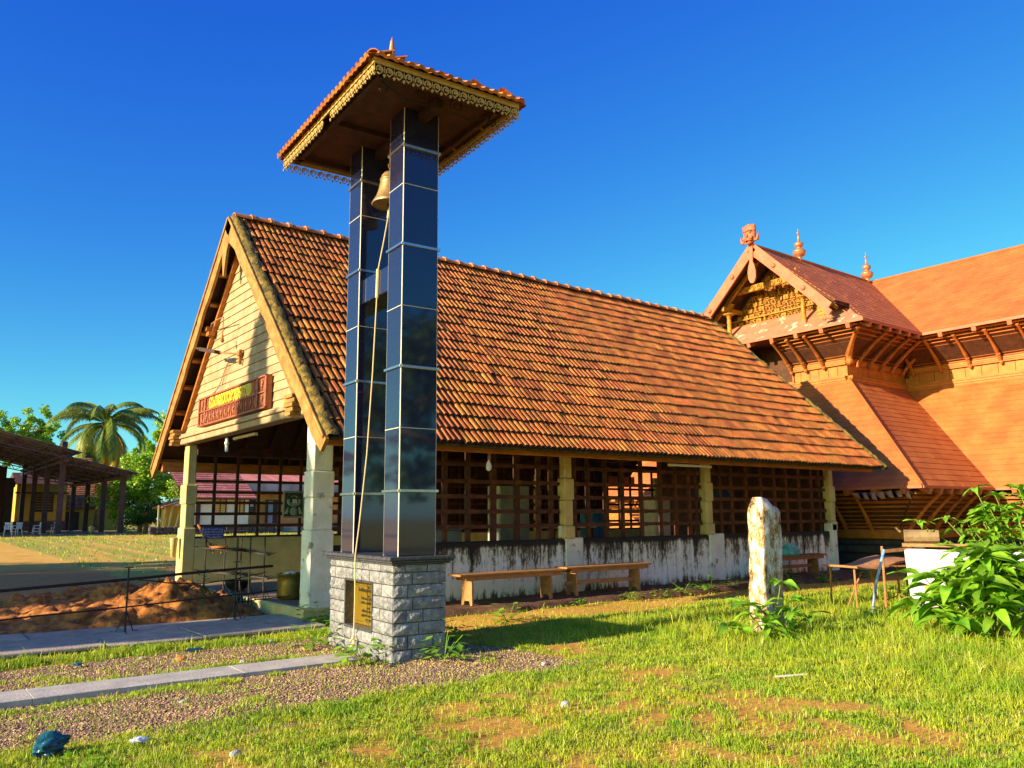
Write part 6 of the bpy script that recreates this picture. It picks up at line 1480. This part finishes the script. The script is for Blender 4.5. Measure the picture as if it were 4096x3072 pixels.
# ------------------------------------------------------------------ leafy plants
def leaf_mesh(name, L_, W_, mat, droop=.25, fold=.12, wav=.012):
    mb = MB(); n = 6; V = []; F = []
    for i in range(n+1):
        u = i/n; w = W_*math.sin(math.pi*(u**.78))*(1-.12*u) if 0 < i < n else .0
        z = -droop*L_*u*u+.06*L_*math.sin(math.pi*u); x = L_*u
        V += [(x, -w, z+fold*w*2+wav*math.sin(9*u)), (x, -w*.5, z+fold*w*.7), (x, 0, z-.006*math.sin(math.pi*u)), (x, w*.5, z+fold*w*.7), (x, w, z+fold*w*2-wav*math.sin(8*u+1))]
    for i in range(n):
        for j in range(4): F.append((5*i+j, 5*i+j+1, 5*i+6+j, 5*i+5+j))
    mb.add(V, F); me = mb.mesh(name, mat, smooth=True)
    return me
LEAF_A = [leaf_mesh('leaf', .30, .062, 'leaf_bright', d) for d in (.15, .35, .6)]
LEAF_B = [leaf_mesh('leaf', .21, .050, 'leaf_bright', d) for d in (.2, .45, .7)]
LEAF_C = [leaf_mesh('leaf', .17, .030, 'leaf_bright', d) for d in (.2, .4, .6)]
def place_leaf(meshes, p, az, pitch, s, parent, rng, roll=0.):
    M4 = Matrix.Translation(Vector(p)-ORG[parent.name]) @ Matrix.Rotation(az, 4, 'Z') @ Matrix.Rotation(-pitch, 4, 'Y') @ Matrix.Rotation(roll, 4, 'X') @ Matrix.Scale(s, 4)
    link('leaf', rng.choice(meshes), parent, matrix=M4)
def shrub(name, label, stems, meshes, per, s0, seed, whorl=5, loc=None):
    """stems: list of (base, tip); whorls of leaves along each, larger near the tip"""
    rng = random.Random(seed); b0 = Vector(stems[0][0]); t = thing(name, label, 'shrub', tuple(loc or (b0.x, b0.y, 0)))
    for (b, e) in stems:
        b, e = Vector(b), Vector(e); mid = b.lerp(e, .5)+Vector((rng.uniform(-.05, .05), rng.uniform(-.05, .05), .06)); MB().tube([b, mid, e], [.014, .011, .006], 5).build('stem', 'stem_green', t, smooth=True)
        for k in range(per):
            u = .35+.65*(k+1)/per; p = b.lerp(mid, u*2) if u < .5 else mid.lerp(e, u*2-1); a0 = rng.uniform(0, 6.28)
            m_ = whorl if k == per-1 else 3
            for j in range(m_):
                pit = rng.uniform(-.25, .35) if k < per-1 else rng.uniform(-.05, .65)
                place_leaf(meshes, p, a0+6.283*j/m_+rng.uniform(-.35, .35), pit, s0*rng.uniform(.65, 1.15)*(1 if k else .85), t, rng, rng.uniform(-.4, .4))
    return t
rng = random.Random(17); stems = []
for k in range(24):
    a = rng.uniform(0, 6.28); r = rng.uniform(.05, .95)
    bx, by = 10.95+.25*math.cos(a)*r, 4.62+.25*math.sin(a)*r
    tx, ty = 10.92+.62*math.cos(a)*r, 4.55+.80*math.sin(a)*r; stems.append(((bx, by, 0), (tx, ty, 1.02-.62*r*r+rng.uniform(-.12, .12))))
stems += [((10.8, 4.95, 0), (10.62, 5.35, .42)), ((10.8, 4.9, 0), (10.55, 5.1, .30)), ((10.95, 4.3, 0), (10.9, 3.95, .8)), ((10.8, 4.6, 0), (10.3, 4.75, .26)), ((11.0, 4.9, 0), (10.85, 5.35, .72))]
shrub('broadleaf_shrub', 'large bright green broad-leaved shrub in the grass at the right edge', stems, LEAF_A, 4, 1.38, 2, 6)
rng = random.Random(23); stems = []
for k in range(44):
    u = rng.random(); x, y = 13.35+.55*u+rng.uniform(-.3, .3), 6.05-1.75*u+rng.uniform(-.25, .25)
    top = 1.22+.62*math.sin(min(1, u*1.6)*math.pi/2)+rng.uniform(-.32, .1); stems.append(((13.7+.3*rng.random(), 5.6-1.0*u, .2), (x, y, top)))
stems += [((13.7, 5.7, .6), (13.05, 6.45, 1.40)), ((13.7, 5.7, .6), (13.2, 6.1, 1.45)), ((13.8, 5.4, .6), (13.5, 5.75, 1.92))]
shrub('tall_shrub', 'tall leafy shrub rising behind the white board at the right edge', stems, LEAF_B, 3, 1.05, 5, 6)
stems = [((8.95, 6.22, 0), (9.0, 6.24, .70)), ((8.85, 6.3, 0), (8.62, 6.55, .44)), ((8.85, 6.28, 0), (9.05, 6.0, .50)), ((8.8, 6.28, 0), (8.6, 6.2, .26)), ((8.9, 6.3, 0), (9.25, 6.05, .28)), ((8.8, 6.3, 0), (8.5, 6.7, .18)), ((8.85, 6.3, 0), (8.75, 6.0, .12)), ((8.85, 6.3, 0), (9.05, 6.25, .36)), ((8.85, 6.3, 0), (8.7, 6.35, .38))]
shrub('young_plant', 'young bright green plant growing at the foot of the lichened stone post', stems, LEAF_A, 2, .95, 8, 6)
# small weeds: each a plant of its own with its leaves in one mesh
def weed(x, y, s, label, seed, mat='leaf_bright', n=26, z=0.):
    rng = random.Random(seed); mb = MB(); c = Vector((x, y, z))
    for k in range(n):
        a = rng.uniform(0, 6.28); e = rng.uniform(.15, 1.2); d = Vector((math.cos(a)*math.cos(e), math.sin(a)*math.cos(e), math.sin(e)))*s*rng.uniform(.4, 1); p = c+d; q = Vector((math.cos(a+rng.uniform(-.8, .8)), math.sin(a), rng.uniform(-.4, .2)))*s*.38; sd = q.cross(Vector((0, 0, 1))).normalized()*s*.12
        mb.add([p, p+q*.5+sd, p+q, p+q*.5-sd, p+q*.5+Vector((0, 0, -.01*s))], [(0, 1, 4), (1, 2, 4), (2, 3, 4), (3, 0, 4)])
        if k % 4 == 0: mb.tube([c, c.lerp(p, .6)+Vector((0, 0, .02)), p], .0035, 3)
    mb.alone('weed', mat, label, 'weed', (x, y, z), group='weeds along the hall front')
for k, (x, y, s, lb) in enumerate(((7.55, 9.95, .34, 'feathery green weed between the tower and the nearest bench'), (6.35, 9.6, .24, 'small weed tuft just right of the tower pedestal'), (11.2, 11.0, .25, 'weed with pale stalks below the second bench'), (12.1, 11.05, .24, 'weed tuft right of the second bench'), (12.75, 11.1, .28, 'leafy weed on the earth ledge left of the stone post'), (13.5, 11.0, .42, 'broad-leaved weed standing against the stained wall'), (14.6, 11.2, .30, 'dark weed by the wall just left of the stone post'), (16.4, 11.2, .32, 'weed below the dark bench right of the stone post'), (17.6, 11.0, .34, 'weed in front of the dark bench with the bundle'), (19.2, 10.8, .34, 'weed near the end pillar of the hall'), (5.05, 7.82, .34, 'bright weed at the front corner of the tower pedestal'), (4.28, 8.2, .36, 'bright low weed at the lit side of the tower pedestal'), (4.36, 9.7, .36, 'weed at the back of the lit side of the pedestal'), (5.3, 11.7, .36, 'dark weed at the foot of the front corner pillar'), (9.9, 10.95, .16, 'thin weed between the first and second bench'), (11.7, 6.6, .28, 'weed beside the blue leaning pole'), (10.35, 4.35, .22, 'small weed below the broad-leaved shrub'), (13.9, 7.4, .34, 'weed among the legs of the school desk'), (15.2, 8.1, .4, 'weed behind the school desk'), (14.4, 6.4, .45, 'weed behind the seat frame'))):
    weed(x, y, s, lb, 60+k, n=46)

# ------------------------------------------------------------------ grass, gravel, litter
def grass():
    rng = np.random.default_rng(5)
    def pts(n, rmin, rmax, pw):
        r = rmin*(rmax/rmin)**rng.random(n) if pw else np.sqrt(rng.random(n)*(rmax**2-rmin**2)+rmin**2)
        a = np.radians(np.where(rng.random(n) < .86, rng.uniform(14, 92, n), np.where(rng.random(n) < .72, rng.uniform(-24, 14, n), rng.uniform(92, 106, n)))); return r*np.cos(a), r*np.sin(a), r
    x, y, r = pts(1350000, 4.6, 20, True); g, gr, sa = zone(x, y)
    tuft = fbm(x, y, 41, 5.5, 3); keep = rng.random(len(x)) < np.clip((g-.15)*1.2, .05, 1)*np.clip(.45+1.5*(tuft-.28), .15, 1)
    keep &= ~((y > 10.95) & (x < 5.2) & (y < 12.9)) & ~((y > 8.34) & (y < 8.88) & (x < 4.3)) & (y < 11.9) & ~((x > 4.5) & (x < 5.3) & (y > 8.05) & (y < 9.9))
    keep &= ~((y > 11.1) & (x > 5.5))
    x, y, r, tuft, g, gr = x[keep], y[keep], r[keep], tuft[keep], g[keep], gr[keep]
    lush = sstep(6.5, 9.5, x)*(1-sstep(8.4, 9.8, y))
    h = (.018+.032*rng.random(len(x)))*(.5+1.0*tuft)*(1+2.6*lush*(.3+.7*rng.random(len(x))))*np.where(gr > .5, .9, 1)
    tall = (rng.random(len(x)) < .04+.06*lush); h = np.where(tall, h*1.9, h)
    edge = np.exp(-((y-10.62)/.22)**2)*(x < 5.4); h = h*(1+1.0*edge)
    w = (.0019+.0016*rng.random(len(x)))*(.5+r/11)
    n = len(x); z = ground_z(x, y); a = rng.uniform(0, 2*np.pi, n); lean = rng.normal(.0, .5, n)+.15; bx, by = np.cos(a), np.sin(a); la = rng.uniform(0, 2*np.pi, n)
    lx, ly = np.cos(la)*lean*h, np.sin(la)*lean*h
    V = np.empty((n, 5, 3)); 
    V[:, 0] = np.stack([x-bx*w, y-by*w, z-.005], -1); V[:, 1] = np.stack([x+bx*w, y+by*w, z-.005], -1)
    V[:, 2] = np.stack([x+bx*w*.75+lx*.4, y+by*w*.75+ly*.4, z+h*.62], -1); V[:, 3] = np.stack([x-bx*w*.75+lx*.4, y-by*w*.75+ly*.4, z+h*.62], -1)
    V[:, 4] = np.stack([x+lx, y+ly, z+h*(1-.18*np.abs(lean))], -1)
    k = np.arange(n)*5; F = np.concatenate([np.stack([k, k+1, k+2], -1), np.stack([k, k+2, k+3], -1), np.stack([k+3, k+2, k+4], -1)])
    o = npmesh('grass', V.reshape(-1, 3), F, 'grass_blade'); o['kind'] = 'stuff'
    print('blades', n)
    # dry blades lying among the green
    k = rng.choice(n, n//9, replace=False); W = V[k].copy(); c = W[:, :2].mean(1, keepdims=True); W = c+(W-c)*np.array([1.2, 1.2, .8])+np.stack([rng.normal(0, .01, len(k)), rng.normal(0, .01, len(k)), np.zeros(len(k))], -1)[:, None, :]
    kk = np.arange(len(k))*5; o = npmesh('dry_grass', W.reshape(-1, 3), np.concatenate([np.stack([kk, kk+1, kk+2], -1), np.stack([kk, kk+2, kk+3], -1), np.stack([kk+3, kk+2, kk+4], -1)]), 'straw'); o['kind'] = 'stuff'
    # little broad-leaved rosettes in the turf
    x, y, r = pts(9000, 5.0, 15, True); g, gr, sa = zone(x, y); keep = (rng.random(len(x)) < np.clip((g-.3)*1.2, 0, 1)) & (y < 10.2) & (gr < .5) & (fbm(x, y, 77, 1.7) > .5); x, y = x[keep], y[keep]; m_ = len(x)*6
    X, Y = np.repeat(x, 6), np.repeat(y, 6); a = rng.uniform(0, 6.28, m_); s = .014+.022*rng.random(m_); e = rng.uniform(.1, .7, m_); z = ground_z(X, Y)+.008+.02*rng.random(m_); ca, sa_ = np.cos(a), np.sin(a)
    W = np.stack([np.stack([X, Y, z], -1), np.stack([X+ca*s*.6-sa_*s*.4, Y+sa_*s*.6+ca*s*.4, z+s*e*.7], -1), np.stack([X+ca*s*1.3, Y+sa_*s*1.3, z+s*e], -1), np.stack([X+ca*s*.6+sa_*s*.4, Y+sa_*s*.6-ca*s*.4, z+s*e*.7], -1)], 1).reshape(-1, 3)
    o = npmesh('turf_leaves', W, np.arange(m_*4).reshape(m_, 4), 'leaf_bright'); o['kind'] = 'stuff'
    # far grass of the yard: coarser tufts
    x, y, r = pts(60000, 20, 64, False); g, gr, sa = zone(x, y); keep = (rng.random(len(x)) < np.clip((g-.45)*1.6, 0, 1)) & ~((x > 5) & (y < 20)); x, y, r = x[keep], y[keep], r[keep]
    n = len(x); z = ground_z(x, y); h = .05+.08*rng.random(n); w = .015+.02*rng.random(n); a = rng.uniform(0, 6.28, n)
    V = np.stack([np.stack([x-np.cos(a)*w, y-np.sin(a)*w, z], -1), np.stack([x+np.cos(a)*w, y+np.sin(a)*w, z], -1), np.stack([x+h*.3*np.sin(a*3), y+h*.3*np.cos(a*5), z+h], -1)], 1).reshape(-1, 3)
    o = npmesh('yard_grass', V, np.arange(n*3).reshape(n, 3), 'grass_blade'); o['kind'] = 'stuff'
grass()
def gravel():
    rng = np.random.default_rng(8); n = 150000; r = 5.0*(13.0/5.0)**rng.random(n); a = np.radians(rng.uniform(45, 92, n)); x, y = r*np.cos(a), r*np.sin(a)
    g, gr, sa = zone(x, y); keep = (gr > .5) & (rng.random(n) < np.clip(1.15-g*.75, .12, 1)) & ~((y > 8.34) & (y < 8.88) & (x < 4.3)); x, y, r = x[keep], y[keep], r[keep]; n = len(x)
    s = (.0055+.011*rng.random(n)**3)*(.75+.03*r); z = ground_z(x, y)+s*.25
    B = np.array([(1, 0, 0), (0, 1, 0), (-1, 0, 0), (0, -1, 0), (.3, .2, .75), (-.2, -.1, -.7)]); T = np.array([(0, 1, 4), (1, 2, 4), (2, 3, 4), (3, 0, 4), (1, 0, 5), (2, 1, 5), (3, 2, 5), (0, 3, 5)])
    P = B[None]*(.65+.7*rng.random((n, 6, 1)))*np.stack([s, s*(.6+.5*rng.random(n)), s*.75], -1)[:, None, :]; t = rng.uniform(0, 6.28, n); c, sn = np.cos(t)[:, None], np.sin(t)[:, None]
    V = np.stack([P[..., 0]*c-P[..., 1]*sn, P[..., 0]*sn+P[..., 1]*c, P[..., 2]], -1)+np.stack([x, y, z], -1)[:, None, :]
    o = npmesh('gravel', V.reshape(-1, 3), (T[None]+np.arange(n)[:, None, None]*6).reshape(-1, 3), 'pebble'); o['kind'] = 'stuff'; print('pebbles', n)
gravel()
def rock(x, y, s, mat, label, seed, cat='stone', z=None):
    import bmesh
    bm = bmesh.new(); bmesh.ops.create_icosphere(bm, subdivisions=2, radius=1); rg = random.Random(seed); s = tuple(q*.8 for q in s); d3 = [Vector((rg.gauss(0, 1), rg.gauss(0, 1), rg.gauss(0, 1))).normalized() for _ in range(7)]
    for v in bm.verts:
        k = 1
        for q in d3:
            t = v.co.normalized().dot(q)
            if t > .55: k = min(k, .55/t+.18)
        v.co = Vector((v.co.x*s[0], v.co.y*s[1], v.co.z*s[2]))*k
    me = bpy.data.meshes.new('stone'); bm.to_mesh(me); bm.free(); o = link('stone', me, None, mat); o.location = (x, y, (float(ground_z(x, y)) if z is None else z)+s[2]*.45); return tag(o, label, cat, 'stones lying about the ground')
rock(2.83, 9.78, (.075, .05, .045), 'orange_stone', 'orange lump of brick lying on the gravel between the two paths', 1, 'brick lump')
rock(2.50, 10.15, (.05, .035, .03), 'white_stone', 'white stone on the grass edge beside the blue scrap', 2)
rock(4.1, 10.4, (.05, .05, .035), 'white_stone', 'white stone close to the corner pillar path edge', 3)
rock(4.65, 5.35, (.06, .045, .045), 'white_stone', 'pale rock on the bare soil in the middle foreground', 4)
rock(5.9, 5.15, (.06, .045, .035), 'temple_base', 'dark rock on the bare soil right of the pale rock', 5)
rock(2.0, 5.6, (.06, .04, .05), 'white_stone', 'white stone in the grass at the bottom left', 6)
rock(5.75, 6.95, (.06, .04, .03), 'white_stone', 'white stone at the right end of the gravel', 7)
rock(3.3, 9.15, (.05, .035, .03), 'white_stone', 'small white stone beside the concrete strip', 8)
rock(2.2, 7.5, (.05, .035, .025), 'white_stone', 'flat white pebble on the near gravel', 9)
crumple('plastic_bag', (1.06, 6.48, 0), (.16, .11, .13), 'blue_plastic', 'crumpled dark blue plastic bag in the grass at the bottom left corner', 'plastic bag', 5)
crumple('plastic_scrap', (3.12, 10.3, 0), (.16, .06, .03), 'blue_plastic', 'flat blue plastic scrap on the grass edge of the paved path', 'plastic scrap', 6)
crumple('plastic_scrap', (1.85, 10.1, 0), (.07, .05, .03), 'blue_plastic', 'small pale blue scrap left of the orange brick lump', 'plastic scrap', 7)
crumple('plastic_scrap', (4.0, 10.75, .0), (.14, .05, .03), 'blue_plastic', 'blue plastic scrap near the corner pillar end of the path', 'plastic scrap', 9)
crumple('plastic_scrap', (1.6, 6.4, 0), (.10, .06, .04), 'white_plastic', 'torn white plastic scrap right of the dark blue bag', 'plastic scrap', 8)
mb = MB(); mb.bar((6.9, 4.9, .03), (7.2, 4.77, .035), .022, .012); mb.alone('wood_chip', 'paper', 'pale splinter of wood on the grass in the right foreground', 'splinter', (7.05, 4.8, .03))
